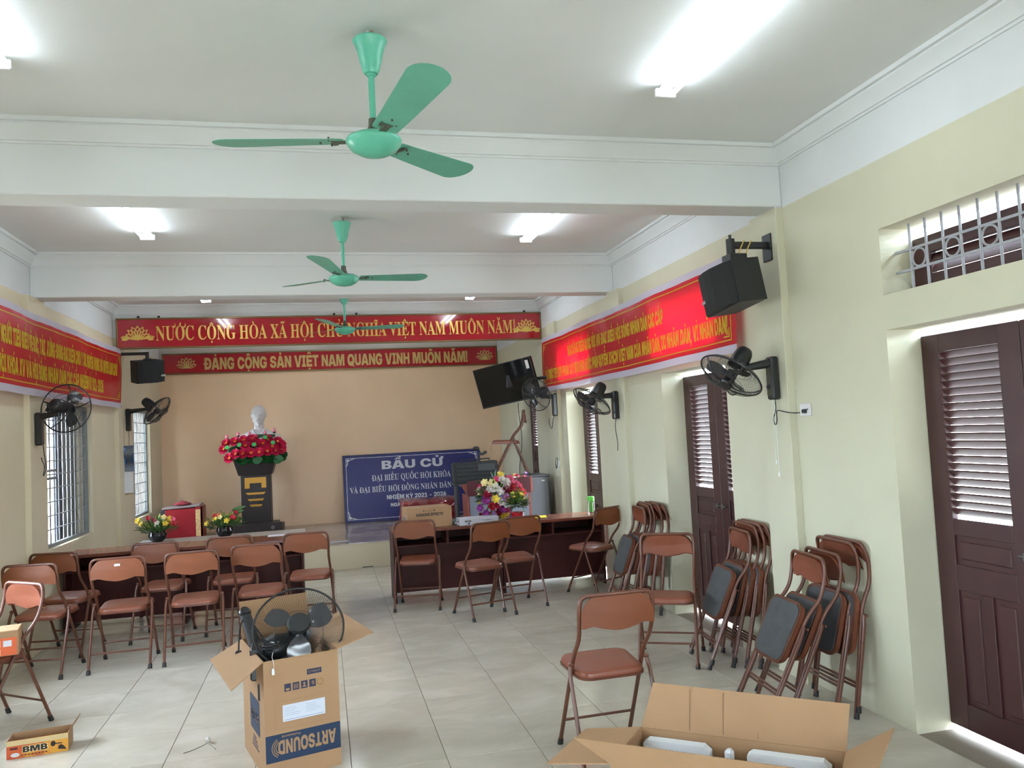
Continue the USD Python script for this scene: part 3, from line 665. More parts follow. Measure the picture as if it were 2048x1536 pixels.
obj('foliage', mv(leafy(.115, 330, rng, 1.15, .05, -.3), 0, 0, .185), m_leaf, t, smooth=True); obj('leaf_tips', mv(leafy(.125, 160, rng, 1.1, .04, .0), 0, 0, .20), m_leafy, t, smooth=True)
for k in range(7): obj('blossom', place(blossom(.022, 5, 1, rng), (rng.uniform(-.1, .1), -.06+rng.uniform(-.04, .03), .27+rng.uniform(-.03, .05)), (0, -.6, 1)), m_fl['yellow'], t, smooth=True)
o = thing('yellow_papers', 'yellow papers lying on the dark desk beside the potted plant', 'papers', M4((2.20, 9.00, .77), -6)); m_yel = mat('yellow_paper', (226, 200, 44), .6)
for k in range(3): obj('sheet', tf(bx((0, 0, .003*k), (.28, .20, .003*k+.0022)), rotm((0, 0, 1), -5*k, (.1, .1, 0))), m_yel, o, smooth=False)
o = thing('bottle', 'clear water bottle with bright green lid at the wall end of the dark desk', 'bottle', M4((3.03, 9.02, .77)))
m_clear = usdkit.material(stage, '/World/Looks/clear_plastic', {'p': ('principled_bsdf', {'base_color': (.92, .97, .93), 'roughness': .05, 'transmission_weight': 1.0, 'ior': 1.3})}, surface='p.BSDF')
obj('bottle_body', rev([(0, 0), (.035, 0), (.039, .01), (.039, .14), (.030, .165), (.028, .165), (.036, .138), (.036, .012), (0, .006)], 24), m_clear, o)
obj('lid', cat(rev([(0, .15), (.041, .15), (.041, .195), (.036, .20), (0, .20)], 24), bx((-.012, -.055, .185), (.012, .03, .20), .003)), mat('bright_green_plastic', (96, 200, 66), .35), o)
obj('green_inner', rev([(0, .02), (.022, .02), (.022, .14), (0, .14)], 16), mat('green_infuser', (110, 190, 90), .4), o)

# ------------------------------------------------------------------ ceiling fans
m_fan = mat('sea_green_enamel', (88, 172, 146), .30, var=.06, nscale=12)
m_fanb = mat('dull_green_blade', (92, 158, 136), .38, var=.10, nscale=9, bump=.1, bscale=30)
m_dark = mat('dark_worn_metal', (70, 74, 60), .5, var=.3, nscale=20)
m_rust = mat('rusty_hook', (150, 104, 66), .6)
def blade_shape(R0=.135, R1=.735):
    return Polygon([(R0, -.052), (R0, .058), (.30, .070), (R1-.09, .088), (R1-.09, -.086), (.30, -.062)]).buffer(-.012).buffer(.012).union(affinity.scale(Point(R1-.088, .001).buffer(.087, 16), 1, 1)).buffer(.004)
def ceiling_fan(x, y, th, label):
    t = thing('ceiling_fan', label, 'ceiling fan', M4((x, y, 3.126)), 'green ceiling fans')
    top = ZC-3.126
    for s in (-1, 1): obj('hook', tube(curve([(s*.012, 0, .475), (s*.016, 0, .505), (s*.008, 0, top)], 8), .004, 6), m_rust if s > 0 else m_lampw, t)
    obj('canopy', rev([(0, .325), (.030, .325), (.036, .335), (.048, .375), (.060, .43), (.070, .462), (.079, .478), (.076, .484), (.060, .478), (0, .47)], 28), m_fan, t, smooth=40)
    obj('rod', cyl((0, 0, .11), (0, 0, .34), .0145, 14), m_fan, t)
    obj('rod_collar', rev([(0, .34), (.022, .34), (.022, .316), (.017, .312), (0, .312)], 16), m_fan, t)
    obj('bell', rev([(0, .115), (.02, .115), (.022, .08), (.034, .05), (.052, .038), (.054, .032), (0, .032)], 24), m_dark, t, smooth=40)
    obj('motor', rev([(0, -.055), (.03, -.055), (.07, -.046), (.105, -.026), (.124, .0), (.127, .012), (.122, .022), (.095, .036), (.05, .042), (0, .042)], 36), m_fan, t, smooth=50)
    for k in range(3):
        R = rotm((0, 0, 1), th+120*k); tilt = rotm((1, 0, 0), -9); up = rotm((0, 1, 0), -2.6)
        b = tf(ext(blade_shape(), .0022), tilt); b = mv(tf(b, up), 0, 0, .012)
        obj('blade', tf(b, R), m_fanb, t, smooth=False)
        br = cat(bx((.10, -.018, .014), (.19, .018, .019), .002), bx((.17, -.04, .0165), (.195, .045, .021), .002)); obj('blade_arm', tf(br, R), m_dark, t, smooth=False)
        for r, y2 in ((.20, -.03), (.20, .035), (.245, .0)): obj('blade_screw', tf(tf(cyl((r, y2, .004), (r, y2, .022), .005, 8), up), R), m_dark, t)
    return t
ceiling_fan(.275, 3.617, 165.0, 'large green three-bladed ceiling fan hanging in front of the first beam')
ceiling_fan(.222, 6.816, 131.6, 'green ceiling fan hanging in front of the second beam')
ceiling_fan(.317, 10.05, 5.6, 'smallest green ceiling fan in front of the red slogan board')

# ------------------------------------------------------------------ wall fans
m_blk = mat('black_plastic', (26, 27, 29), .32, spec=.5)
m_blkm = mat('black_matt_plastic', (30, 31, 33), .55)
m_wire = mat('black_wire', (36, 36, 38), .4)
m_bladep = mat('smoky_black_blade', (50, 50, 54), .12, coat=.3)
def guard(R, front, n):
    """wire cage half: ring of n curved wires from hub to rim, bulging along front"""
    ms = []; prof = [(.045, .070*front), (.10, .068*front), (R*.72, .050*front), (R*.95, .018*front), (R, .0)]
    pr = curve([(a, 0, b) for a, b in prof], 7)
    for k in range(n):
        ms.append(tf(tube(pr, .0011, 3), rotm((0, 0, 1), 360*k/n)))
    t = np.linspace(0, 2*np.pi, 49)[:-1]
    for r, z in ((R*.55, .060*front),): ms.append(tube(np.c_[r*np.cos(t), r*np.sin(t), np.full(48, z)], .0016, 4, closed=True))
    return cat(ms)
def fan_blade(k, BR=.185):
    V, F = [], []; n = 8
    for i in range(n+1):
        r = .03+(BR-.03)*i/n; w = (.34+.95*math.sin(math.pi*min(i/n*.8+.1, 1)))*.78
        for j in range(5): a = (j/4-.5)*w+.1*i/n; V.append((r*math.cos(a), r*math.sin(a), .030*(j/4-.5)))
    for i in range(n):
        for j in range(4): q = i*5+j; F += [(q, q+1, q+6), (q, q+6, q+5)]
    m = trimesh.Trimesh(np.array(V), np.array(F), process=False); b = mv(m, 0, 0, -.002); b.invert(); return tf(cat(m, b), rotm((0, 0, 1), 120*k))
def fan_head(t, T, R=.225, wires=72, full=True, spokes=5, rot=0):
    """head with axis +z of T: motor behind, cage and blades at the origin"""
    P = lambda nm, m, mt, **k: obj(nm, tf(m, T), mt, t, **k)
    tt = np.linspace(0, 2*np.pi, 49)[:-1]
    P('cage_rim', cat(tube(np.c_[R*np.cos(tt), R*np.sin(tt), 0*tt], .0062, 8, closed=True)), m_blk)
    P('rear_cage', guard(R, -1, wires), m_wire, smooth=False, kind='stuff')
    if full:
        P('front_cage', guard(R, 1, wires), m_wire, smooth=False, kind='stuff')
        sp = [tf(tube(curve([(.04, 0, .078), (.12, 0, .074), (R*.8, 0, .048), (R, 0, .004)], 9), .0055, 6), rotm((0, 0, 1), 72*k+18)) for k in range(spokes)]
        for s in sp: P('cage_spoke', s, m_blk)
        P('cage_badge', rev([(0, .068), (.05, .068), (.052, .075), (.045, .084), (0, .086)], 24), m_blk)
    P('blade_hub', rev([(0, -.03), (.038, -.03), (.040, .02), (.034, .034), (0, .040)], 24), m_blkm)
    for k in range(3): P('fan_blade', tf(fan_blade(k, R*.8), rotm((0, 0, 1), rot)), m_bladep, smooth=True)
    P('motor', rev([(0, -.235), (.030, -.235), (.048, -.226), (.060, -.20), (.066, -.14), (.064, -.085), (.05, -.075), (0, -.075)], 24), m_blk, smooth=40)
def wall_fan(label, wall, y, z, centre, axis, cord=True, remote=True, rb=.03):
    """wall: -1 left, +1 right"""
    X = XR-.056 if wall > 0 else XL+.05
    t = thing('wall_fan', label, 'wall fan', M4((X, y, z)), 'black wall fans'); s = -wall
    obj('wall_box', bx((0, -.042, -.30), (s*.062, .042, .0), .012), m_blk, t, smooth=False)
    c = np.array(centre)-[X, y, z]; a = np.array(axis, float); a /= np.linalg.norm(a); back = c-a*.15
    j = back-[0, 0, .07]
    obj('arm', cat(tube(fillet([(s*.03, 0, -.045), (s*.06, 0, -.035), j], .03), [.036]*1+[.034]*5+[.024], 10) if False else cyl((s*.02, 0, -.04), j, .034, 14, .023)), m_blk, t)
    obj('neck', cyl(j-[0, 0, .03], back, .022, 14), m_blk, t)
    T = face(a); T[:3, 3] = c
    fan_head(t, T)
    if remote:
        obj('control_panel', bx((s*.0615, -.028, -.27), (s*.0665, .028, -.07), .003), mat('olive_panel', (66, 66, 50), .4), t, smooth=False)
        obj('speed_dial', cyl((s*.066, 0, -.21), (s*.076, 0, -.21), .017, 16), m_blkm, t)
    if cord:
        for q, dl in ((-.012, .50), (.012, .42)):
            obj('pull_cord', cyl((s*.04, q, -.30), (s*.04, q, -.30-dl), .0012, 4), m_lampw, t); obj('cord_knob', cyl((s*.04, q, -.30-dl-.03), (s*.04, q, -.30-dl), .006, 8, .003), m_lampw, t)
    return t, X, s
fR1, X, s = wall_fan('black wall fan above the white socket, nearest the hanging loudspeaker', 1, 5.02, 2.215, (2.765, 5.05, 2.095), (-.62, -.10, -.78))
obj('power_cable', tube(curve([(s*.03, -.01, -.30), (s*.03, -.01, -.34), (s*.025, .0, -.37), (s*.035, .02, -.45), (s*.035, .0, -.475), (s*.035, -.02, -.45), (s*.03, -.02, -.38), (s*.02, -.08, -.385), (.03, -.15, -.40), (.045, -.225, -.393)], 50), .0035, 6), m_blkm, fR1)
obj('plug', bx((.026, -.262, -.405), (.052, -.222, -.378), .006), m_blkm, fR1)
fR2, X, s = wall_fan('black wall fan over the doorway with the swung open leaf', 1, 8.14, 2.155, (2.80, 8.12, 2.055), (-.62, -.10, -.78), cord=False, remote=False)
obj('power_cable', tube(curve([(s*.03, .0, -.30), (s*.035, .02, -.40), (s*.03, .0, -.52), (s*.03, .01, -.64)], 20), .004, 6), m_blkm, fR2)
fR3, X, s = wall_fan('black wall fan beside the television', 1, 10.45, 2.255, (2.805, 10.40, 2.25), (-.80, -.62, -.30), cord=False, remote=False)
obj('power_cable', tube(curve([(s*.03, .03, -.30), (s*.04, .10, -.40), (s*.03, .2, -.47), (s*.03, .30, -.40), (s*.02, .34, -.33)], 24), .004, 6), m_blkm, fR3)
fL1, X, s = wall_fan('black wall fan with round cage facing the viewer, over the tall barred window', -1, 8.16, 2.17, (-2.315, 8.24, 2.205), (.16, .96, -.12), cord=False, remote=False)
obj('power_cable', tube(curve([(s*.05, .03, -.30), (s*.055, .05, -.40), (s*.06, .06, -.47), (s*.05, .10, -.52), (s*.05, .02, -.58), (s*.05, .06, -.50), (s*.05, .01, -.45), (s*.05, -.02, -.41)], 30), .004, 6), m_blkm, fL1)
fL2, X, s = wall_fan('black wall fan above the hanging calendar', -1, 11.66, 2.335, (-2.13, 11.50, 2.285), (.74, -.15, -.66), cord=False, remote=False)
obj('power_cable', cyl((s*.03, 0, -.30), (s*.03, 0, -.62), .003, 5), m_blkm, fL2)
t = thing('wall_socket', 'white double socket with a plug beside the wall fan cable', 'socket', M4((XR, 4.78, 1.825)))
obj('face_plate', bx((-.012, -.06, -.035), (0, .06, .05), .004), mat('white_plastic', (216, 212, 210), .4), t, smooth=False); obj('socket_hole', cyl((-.013, -.03, .01), (-.011, -.03, .01), .006, 8), m_blkm, t)
t = thing('wall_switch', 'switch box with tangled black cable on the column by the bright doorway', 'switch', M4((XR-.056, 10.50, 1.30)))
obj('face_plate', bx((-.014, -.05, -.05), (0, .03, .05), .004), mat('white_plastic', (216, 212, 210), .4), t, smooth=False)
obj('loose_cable', tube(curve([(-.02, .06, -.06), (-.02, .065, .05), (-.02, .03, .085), (-.02, -.02, .08), (-.02, -.01, .0), (-.02, .03, -.05), (-.02, .06, .0)], 36), .004, 6), m_blkm, t)

# ------------------------------------------------------------------ loudspeakers on brackets
m_cab = mat('black_speaker_cabinet', (19, 20, 21), .55, bump=.2, bscale=120)
m_grille = mat('black_speaker_grille', (13, 14, 15), .8, bump=.5, bscale=300)
def speaker(label, c, R, w, d, h, badge):
    m = np.eye(4); m[:3, :3] = R; m[:3, 3] = c; t = thing('loudspeaker', label, 'loudspeaker', m)
    P = Polygon([(-w/2, -d/2+.02), (-w/2+.05, -d/2-.015), (-.05, -d/2-.045), (.05, -d/2-.045), (w/2-.05, -d/2-.015), (w/2, -d/2+.02), (w/2, d/2), (-w/2, d/2)])
    body = Polygon([(-w/2, -d/2+.03), (w/2, -d/2+.03), (w/2-.02, d/2), (-w/2+.02, d/2)])
    obj('cabinet', mv(ext(body, h), 0, 0, -h/2), m_cab, t, smooth=False)
    gr = P.intersection(sbox(-1, -1, 1, -d/2+.035)); obj('grille', mv(ext(gr.buffer(-.004), h-.012), 0, 0, -h/2+.006), m_grille, t, smooth=False)
    obj('badge', tf(bx((-.035, -.004, -.012), (.035, .004, .012), .003), M4((badge, -d/2-.0225, -h*.18), -13.5 if badge < 0 else 13.5)), mat('grey_badge', (150, 148, 150), .4), t, smooth=False)
    return t
from_rotvec = lambda v: __import__('scipy.spatial.transform', fromlist=['Rotation']).Rotation.from_rotvec(v).as_matrix()
speaker('big black loudspeaker hanging on the column over the wall fan', (2.80, 5.03, 2.705), from_rotvec((.019, -.163, -1.55)), .45, .25, .295, -.15)
t = thing('speaker_bracket', 'black steel bracket carrying the big loudspeaker on the first column', 'bracket', M4((XR-.056, 5.02, 2.99)))
obj('wall_plate', bx((-.012, -.055, -.10), (0, .055, .09), .003), m_blkm, t, smooth=False); obj('arm', bx((-.30, -.02, -.01), (-.01, .02, .035), .003), m_blkm, t, smooth=False)
obj('swivel', cat(cyl((-.29, 0, -.06), (-.29, 0, .055), .03, 14), cyl((-.29, 0, .05), (-.29, 0, .085), .010, 8)), m_blkm, t); obj('speaker_plate', bx((-.33, -.06, -.135), (-.20, .06, -.055), .004), m_blkm, t, smooth=False)
obj('yellow_tie', cat(*[tube(curve([(-.20+q, -.03, .04), (-.24+q, -.035, -.03), (-.27+q, -.04, -.11)], 8), .0045, 6) for q in (0, .055)]), mat('yellow_cord', (196, 164, 84), .6), t)
R = from_rotvec((0, 0, math.radians(38))) @ from_rotvec((math.radians(10), math.radians(-6), 0))
speaker('small black loudspeaker hanging by the window-side end of the upper red board', (-2.20, 11.30, 2.80), R, .37, .24, .285, .14)
t = thing('speaker_bracket', 'black steel bracket with the small loudspeaker under the red boards', 'bracket', M4((XL+.05, 11.36, 3.04)))
obj('wall_plate', bx((0, -.03, -.08), (.012, .03, .04), .003), m_blkm, t, smooth=False); obj('arm', bx((.01, -.018, -.02), (.36, .018, .018), .003), m_blkm, t, smooth=False); obj('swivel', cat(cyl((.34, 0, -.08), (.34, 0, .02), .022, 12), bx((.30, -.05, -.13), (.40, .03, -.07), .004)), m_blkm, t)

# ------------------------------------------------------------------ television
Rtv = from_rotvec((.152, -.203, -.817)); m = np.eye(4); m[:3, :3] = Rtv; m[:3, 3] = (2.545, 11.05, 2.454)
t = thing('television', 'black flat television tilted on the wall beside the red boards', 'TV', m)
obj('screen_housing', bx((-.50, .012, -.29), (.50, .055, .29), .008), m_blk, t, smooth=False); obj('screen', bx((-.488, .006, -.272), (.488, .013, .28)), mat('dark_screen', (8, 9, 11), .06), t, smooth=False)
obj('bezel', cat(bx((-.50, .002, -.29), (.50, .014, -.272)), bx((-.50, .002, .28), (.50, .014, .29)), bx((-.50, .002, -.272), (-.488, .014, .28)), bx((.488, .002, -.272), (.50, .014, .28))), m_blk, t, smooth=False)
obj('sticker', bx((.40, .004, .13), (.45, .0055, .25)), mat('white_plastic', (216, 212, 210), .4), t, smooth=False); obj('rear_hump', bx((-.3, .05, -.2), (.3, .09, .15), .02), m_blkm, t, smooth=False)
t = thing('television_bracket', 'black wall bracket behind the television', 'bracket', M4((XR-.056, 10.72, 2.50))); obj('wall_plate', bx((-.014, -.06, -.12), (0, .03, .12), .003), m_blkm, t, smooth=False)
p = np.array([2.545, 11.05, 2.454])+Rtv@np.array([.05, .09, 0])-[XR-.056, 10.72, 2.50]
obj('arm', cyl((-.01, -.01, 0), p, .022, 10), m_blkm, t); obj('back_plate', bx(p-[.09, .09, .09], p+[.02, .02, .09], .01), m_blkm, t, smooth=False)
o = obj('hanging_cable', tube(curve([(2.74, 11.16, 2.18), (2.745, 11.15, 1.95), (2.76, 11.14, 1.6), (2.72, 11.10, 1.40), (2.70, 11.12, 1.17)], 24), .005, 6), m_blkm); data(o, 'black cable hanging from the television down past the raised chair', 'cable')

# ------------------------------------------------------------------ slogan boards and cloth banners
m_red = mat('red_acrylic_board', (160, 14, 30), .07, coat=.4, spec=.5)
m_gold = mat('gold_letter', (226, 186, 92), .3, metallic=.35)
m_goldm = mat('matt_gold_letter', (196, 160, 92), .5)
m_brass = mat('bronze_board_frame', (124, 98, 62), .35, metallic=.6)
def lotus(s=1.0, line=False, leaves=True):
    """generic lotus emblem as outlines of petals"""
    g = []
    def pt(ang, L, W, base=(0, 0)):
        a = math.radians(ang); P = Polygon([(0, 0), (W*.5, L*.45), (W*.32, L*.75), (0, L), (-W*.32, L*.75), (-W*.5, L*.45)]).buffer(.01).buffer(-.01)
        return affinity.translate(affinity.rotate(P, -ang, origin=(0, 0)), *base)
    for a, L, W in ((0, .62, .30), (-24, .62, .27), (24, .62, .27), (-47, .62, .25), (47, .62, .25), (-70, .58, .20), (70, .58, .20)):
        P = pt(a, L, W); g.append(P.exterior.buffer(.024))
    if not line:
        g += [Polygon([(-.30, -.02), (.30, -.02), (.18, .12), (-.18, .12)]).exterior.buffer(.03), sbox(-.05, -.10, .05, .05)]
        if leaves:
            for q in (-1, 1):
                for a, L in ((82*q, .34), (104*q, .30)): g.append(pt(a, L, .15, (q*.42, .02)).exterior.buffer(.026))
                g.append(LineString([(q*.1, -.05), (q*.45, .0), (q*.72, -.06)]).buffer(.03))
    else: g.append(Point(0, .2).buffer(.08).exterior.buffer(.02))
    return affinity.scale(unary_union(g), s, s, origin=(0, 0))
def board(name, label, y, x0, x1, z0, z1, text, tx0, tx1, H, kind, lx, ls, line, mg):
    t = thing(name, label, 'slogan board', M4((0, y, 0)))
    obj('red_panel', bx((x0+.02, -.035, z0+.02), (x1-.02, -.005, z1-.02)), m_red, t, smooth=False)
    for lo, hi in (((x0, -.045, z0), (x1, 0, z0+.022)), ((x0, -.045, z1-.022), (x1, 0, z1)), ((x0, -.045, z0+.022), (x0+.022, 0, z1-.022)), ((x1-.022, -.045, z0+.022), (x1, 0, z1-.022))): obj('frame_bar', bx(lo, hi, .004), m_brass, t, smooth=False)
    zb = (z0+z1)/2-H*.53; T = frame((0, -.0352, zb), (1, 0, 0), (0, 0, 1))
    g = fit_text(text, tx0, tx1, H, kind=kind) if kind == 'serif' else fit_text(text, tx0, tx1, H, weight=900)
    obj('lettering', tf(ext(g, .006), T), mg, t, smooth=False)
    for x in lx: obj('lotus_emblem', tf(ext(affinity.translate(lotus(ls, line), x, H*.18), .005), T), mg, t, smooth=False)
    return t
bt = board('slogan_board', 'upper red board with gold serif slogan and lotus emblems across the stage front', 11.245, -2.55, 3.155, 3.085, 3.49, 'NƯỚC CỘNG HÒA XÃ HỘI CHỦ NGHĨA VIỆT NAM MUÔN NĂM!', -2.07, 2.76, .185, 'serif', (-2.29, 2.93), .26, False, m_gold)
for x in (-2.3, -2.05, .2, .5, 2.9): obj('hanger', bx((x, -.012, 3.49), (x+.03, -.002, 3.52)), m_blkm, bt, smooth=False)
board('slogan_board', 'lower red board with plain pale gold slogan on the back wall', YB-.002, -2.55, 3.15, 2.99, 3.34, 'ĐẢNG CỘNG SẢN VIỆT NAM QUANG VINH MUÔN NĂM!', -1.90, 2.60, .20, 'sans', (-2.17, 2.92), .28, True, m_goldm)
m_cloth = usdkit.material(stage, '/World/Looks/red_banner_cloth', {'p': ('principled_bsdf', {'base_color': lin((176, 12, 32)), 'roughness': .36, 'specular_ior_level': .5}), 't': ('translucent_bsdf', {'color': lin((245, 10, 42))}), 'm': ('mix_closure', {'fac': .30})}, [('p.BSDF', 'm.closure1'), ('t.BSDF', 'm.closure2')], surface='m.closure')
m_wcloth = usdkit.material(stage, '/World/Looks/white_banner_cloth', {'p': ('principled_bsdf', {'base_color': lin((206, 202, 220)), 'roughness': .5}), 't': ('translucent_bsdf', {'color': lin((225, 220, 232))}), 'm': ('mix_closure', {'fac': .3})}, [('p.BSDF', 'm.closure1'), ('t.BSDF', 'm.closure2')], surface='m.closure')
m_ycloth = usdkit.material(stage, '/World/Looks/yellow_banner_print', {'p': ('principled_bsdf', {'base_color': lin((206, 176, 44)), 'roughness': .4}), 't': ('translucent_bsdf', {'color': lin((240, 210, 40))}), 'm': ('mix_closure', {'fac': .35})}, [('p.BSDF', 'm.closure1'), ('t.BSDF', 'm.closure2')], surface='m.closure')
def warp(m, seed):
    """soft sag and ripples of hung cloth; local x along, y up, z out"""
    v = m.vertices.copy(); L = 5.6
    v[:, 2] += .010*np.sin(v[:, 0]*3.1+seed+v[:, 1]*2)+.006*np.sin(v[:, 0]*7.3+v[:, 1]*6+seed)+.004*np.sin((v[:, 0]+v[:, 1])*23)*np.clip(v[:, 1]*1.2-.3, 0, 1)
    v[:, 1] -= .012*np.sin(np.clip(v[:, 0]/L, 0, 1)*np.pi)
    m.vertices = v; return m
def sheet(x0, x1, y0, y1, z, th=.0012):
    xs = np.linspace(x0, x1, max(3, int((x1-x0)/.045))); ys = np.linspace(y0, y1, max(2, int((y1-y0)/.06)))
    A, B = np.meshgrid(xs, ys); nx, ny = len(xs), len(ys); F = []
    for j in range(ny-1):
        for i in range(nx-1): q = j*nx+i; F += [(q, q+1, q+nx+1), (q, q+nx+1, q+nx)]
    return trimesh.Trimesh(np.c_[A.ravel(), B.ravel(), np.full(nx*ny, z)], np.array(F), process=False)
def fine(poly, z, th=.0015):
    m = ext(poly, th, z); return trimesh.Trimesh(*trimesh.remesh.subdivide_to_size(m.vertices, m.faces, .25, max_iter=12)[:2])
def cloth_banner(label, o, X, L, lines, seed, orn):
    t = thing('cloth_banner', label, 'banner', frame(o, X, (0, 0, 1))); H = .76
    obj('white_border', warp(sheet(0, L, 0, .065, 0), seed), m_wcloth, t, smooth=True); obj('white_border', warp(sheet(0, L, .70, H, 0), seed), m_wcloth, t, smooth=True)
    obj('red_field', warp(sheet(0, L, .065, .70, 0), seed), m_cloth, t, smooth=True)
    inner = sbox(.07, .105, L-.07, .66).exterior.buffer(.005, join_style=2, cap_style=2)
    # corner scrolls
    for cx, sx in ((.07, 1), (L-.07, -1)):
        for cy, sy in ((.105, 1), (.66, -1)):
            inner = unary_union([inner, LineString([(cx+sx*.03, cy+sy*.10), (cx+sx*.03, cy+sy*.03), (cx+sx*.11, cy+sy*.03)]).buffer(.006, cap_style=2), LineString([(cx+sx*.05, cy+sy*.07), (cx+sx*.05, cy+sy*.05), (cx+sx*.075, cy+sy*.05)]).buffer(.005, cap_style=2)])
    obj('border_line', warp(fine(inner, .0015), seed), m_ycloth, t, smooth=False)
    for txt, a, b, z, h in lines: obj('lettering', warp(fine(affinity.translate(fit_text(txt, a, b, h, weight=900).simplify(.002), 0, z), .002), seed), m_ycloth, t, smooth=False)
    for x, y in ((0, H), (L, H), (0, 0), (L, 0)): obj('tie_string', cyl((x, y, 0), (x+(.10 if x > 0 else -.10), y+.03, -.02), .0025, 5), m_blkm, t)
    return t
cloth_banner('red cloth banner with two yellow lines of slogan over the doors', (XR-.085, 10.92, 2.30), (0, -1, 0), 5.42,
             [('BẦU CỬ ĐẠI BIỂU QUỐC HỘI VÀ ĐẠI BIỂU HỘI ĐỒNG NHÂN DÂN CÁC CẤP', 1.15, 4.17, .405, .135), ('LÀ TRỰC TIẾP GÓP PHẦN XÂY DỰNG NHÀ NƯỚC PHÁP QUYỀN XHCN VIỆT NAM CỦA NHÂN DÂN, DO NHÂN DÂN, VÌ NHÂN DÂN!', .15, 5.30, .165, .135)], 0.3, True)
cloth_banner('red cloth banner with two crowded yellow lines of slogan over the barred windows', (XL+.085, 5.62, 2.33), (0, 1, 0), 5.62,
             [('LỰA CHỌN, GIỚI THIỆU VÀ BẦU NHỮNG NGƯỜI TIÊU BIỂU VỀ ĐỨC, TÀI, XỨNG ĐÁNG ĐẠI DIỆN CHO Ý CHÍ, NGUYỆN VỌNG VÀ QUYỀN LÀM CHỦ', -1.2+1.35, 5.42, .40, .15), ('BẦU CỬ ĐẠI BIỂU QUỐC HỘI KHÓA XV VÀ HỘI ĐỒNG NHÂN DÂN CÁC CẤP NHIỆM KỲ 2021-2026', .45, 4.80, .155, .15)], 1.7, True)

# ------------------------------------------------------------------ podium, bust and lotus arrangement
m_pod = mat('near_black_wood', (30, 18, 18), .5, var=.2, nscale=4)
m_gpod = mat('gold_emblem', (176, 128, 46), .35, metallic=.4)
PX, PY = -1.07, 13.72
t = thing('podium', 'tall dark podium with gold emblem bars carrying the white bust', 'podium', M4((PX, PY, ST)))
obj('plinth', cat(bx((-.36, -.40, 0), (.40, .40, .10), .006), bx((-.33, -.36, .10), (.33, .36, .14), .006)), m_pod, t, smooth=False)
obj('column', bx((-.225, -.20, .14), (.225, .25, .93), .006), m_pod, t, smooth=False)
def prism4(b, tp, z0, z1):
    V = [(b[0], b[2], z0), (b[1], b[2], z0), (b[1], b[3], z0), (b[0], b[3], z0), (tp[0], tp[2], z1), (tp[1], tp[2], z1), (tp[1], tp[3], z1), (tp[0], tp[3], z1)]
    return trimesh.convex.convex_hull(np.array(V, float))
obj('flared_top', cat(prism4((-.255, .255, -.22, .28), (-.33, .33, -.30, .36), .93, 1.21), bx((-.34, -.31, 1.21), (.34, .37, 1.235), .004)), m_pod, t, smooth=False)
FTp = frame((0, -.2005, 0), (1, 0, 0), (0, 0, 1))
emb = unary_union([sbox(-.165, .80, .165, .89), sbox(-.165, .72, -.09, .80), sbox(.09, .72, .165, .80)])
obj('emblem', tf(ext(emb, .008), FTp), m_gpod, t, smooth=False)
for z, w in ((.63, .155), (.53, .13), (.44, .10)): obj('emblem_bar', tf(ext(Polygon([(-w, z+.022), (w, z+.022), (w*.78, z-.012), (-w*.78, z-.012)]), .008), FTp), m_gpod, t, smooth=False)
o = thing('amplifier_box', 'low black box with a silver knob in front of the podium', 'amplifier', M4((PX, 13.10, ST)))
obj('box_body', bx((-.36, 0, 0), (.40, .17, .19), .006), m_pod, o, smooth=False); obj('knob', cyl((.27, -.014, .12), (.27, 0, .12), .03, 18), m_steel, o)
t = thing('bust', 'white plaster bust of a man on the dark podium', 'bust', M4((PX+.06, PY+.06, ST+1.235)) @ np.diag([1.22, 1.22, 1.10, 1]))
def sph(c, r, n=20): return manifold3d.Manifold.sphere(r, n).translate(c)
def hull(*s): return manifold3d.Manifold.batch_hull([sph(c, r) for c, r in s])
parts = [hull(((0, .02, .640), .096), ((0, -.02, .60), .090), ((0, .045, .60), .094), ((0, .03, .668), .080)),        # skull
         hull(((0, -.03, .58), .072), ((0, -.052, .475), .038), ((-.045, -.02, .52), .035), ((.045, -.02, .52), .035)),  # face and jaw
         hull(((0, .02, .52), .062), ((0, .03, .36), .070)),                                                         # neck
         hull(((-.22, .03, .25), .06), ((.22, .03, .25), .06), ((0, .03, .35), .075), ((0, -.02, .26), .09)),        # shoulders
         hull(((-.20, .02, .22), .075), ((.20, .02, .22), .075), ((-.12, 0, .08), .07), ((.12, 0, .08), .07), ((0, -.06, .18), .07)),
         hull(((0, -.112, .585), .010), ((0, -.128, .545), .015), ((-.014, -.115, .538), .010), ((.014, -.115, .538), .010)),  # nose
         hull(((-.045, -.094, .615), .011), ((-.015, -.106, .612), .010)), hull(((.045, -.094, .615), .011), ((.015, -.106, .612), .010)),   # brows
         hull(((-.024, -.092, .508), .009), ((.024, -.092, .508), .009), ((0, -.102, .510), .009)),                   # mouth
         hull(((0, -.088, .47), .022), ((0, -.085, .435), .012)),                                                    # short beard
         hull(((-.090, .015, .60), .014), ((-.088, .015, .565), .010), ((-.092, .03, .61), .012)), hull(((.090, .015, .60), .014), ((.088, .015, .565), .010), ((.092, .03, .61), .012))]
mb = manifold3d.Manifold.batch_boolean(parts, manifold3d.OpType.Add)
for sx in (-1, 1): mb = mb-sph((sx*.031, -.108, .588), .016)+sph((sx*.031, -.088, .588), .013)
mb = mb.refine_to_length(.012); q = mb.to_mesh(); mm = trimesh.Trimesh(q.vert_properties[:, :3], q.tri_verts); trimesh.smoothing.filter_taubin(mm, iterations=6)
m_plas = mat('white_plaster_bust', (226, 220, 220), .55, spec=.4)
obj('figure', mm, m_plas, t, smooth=True)
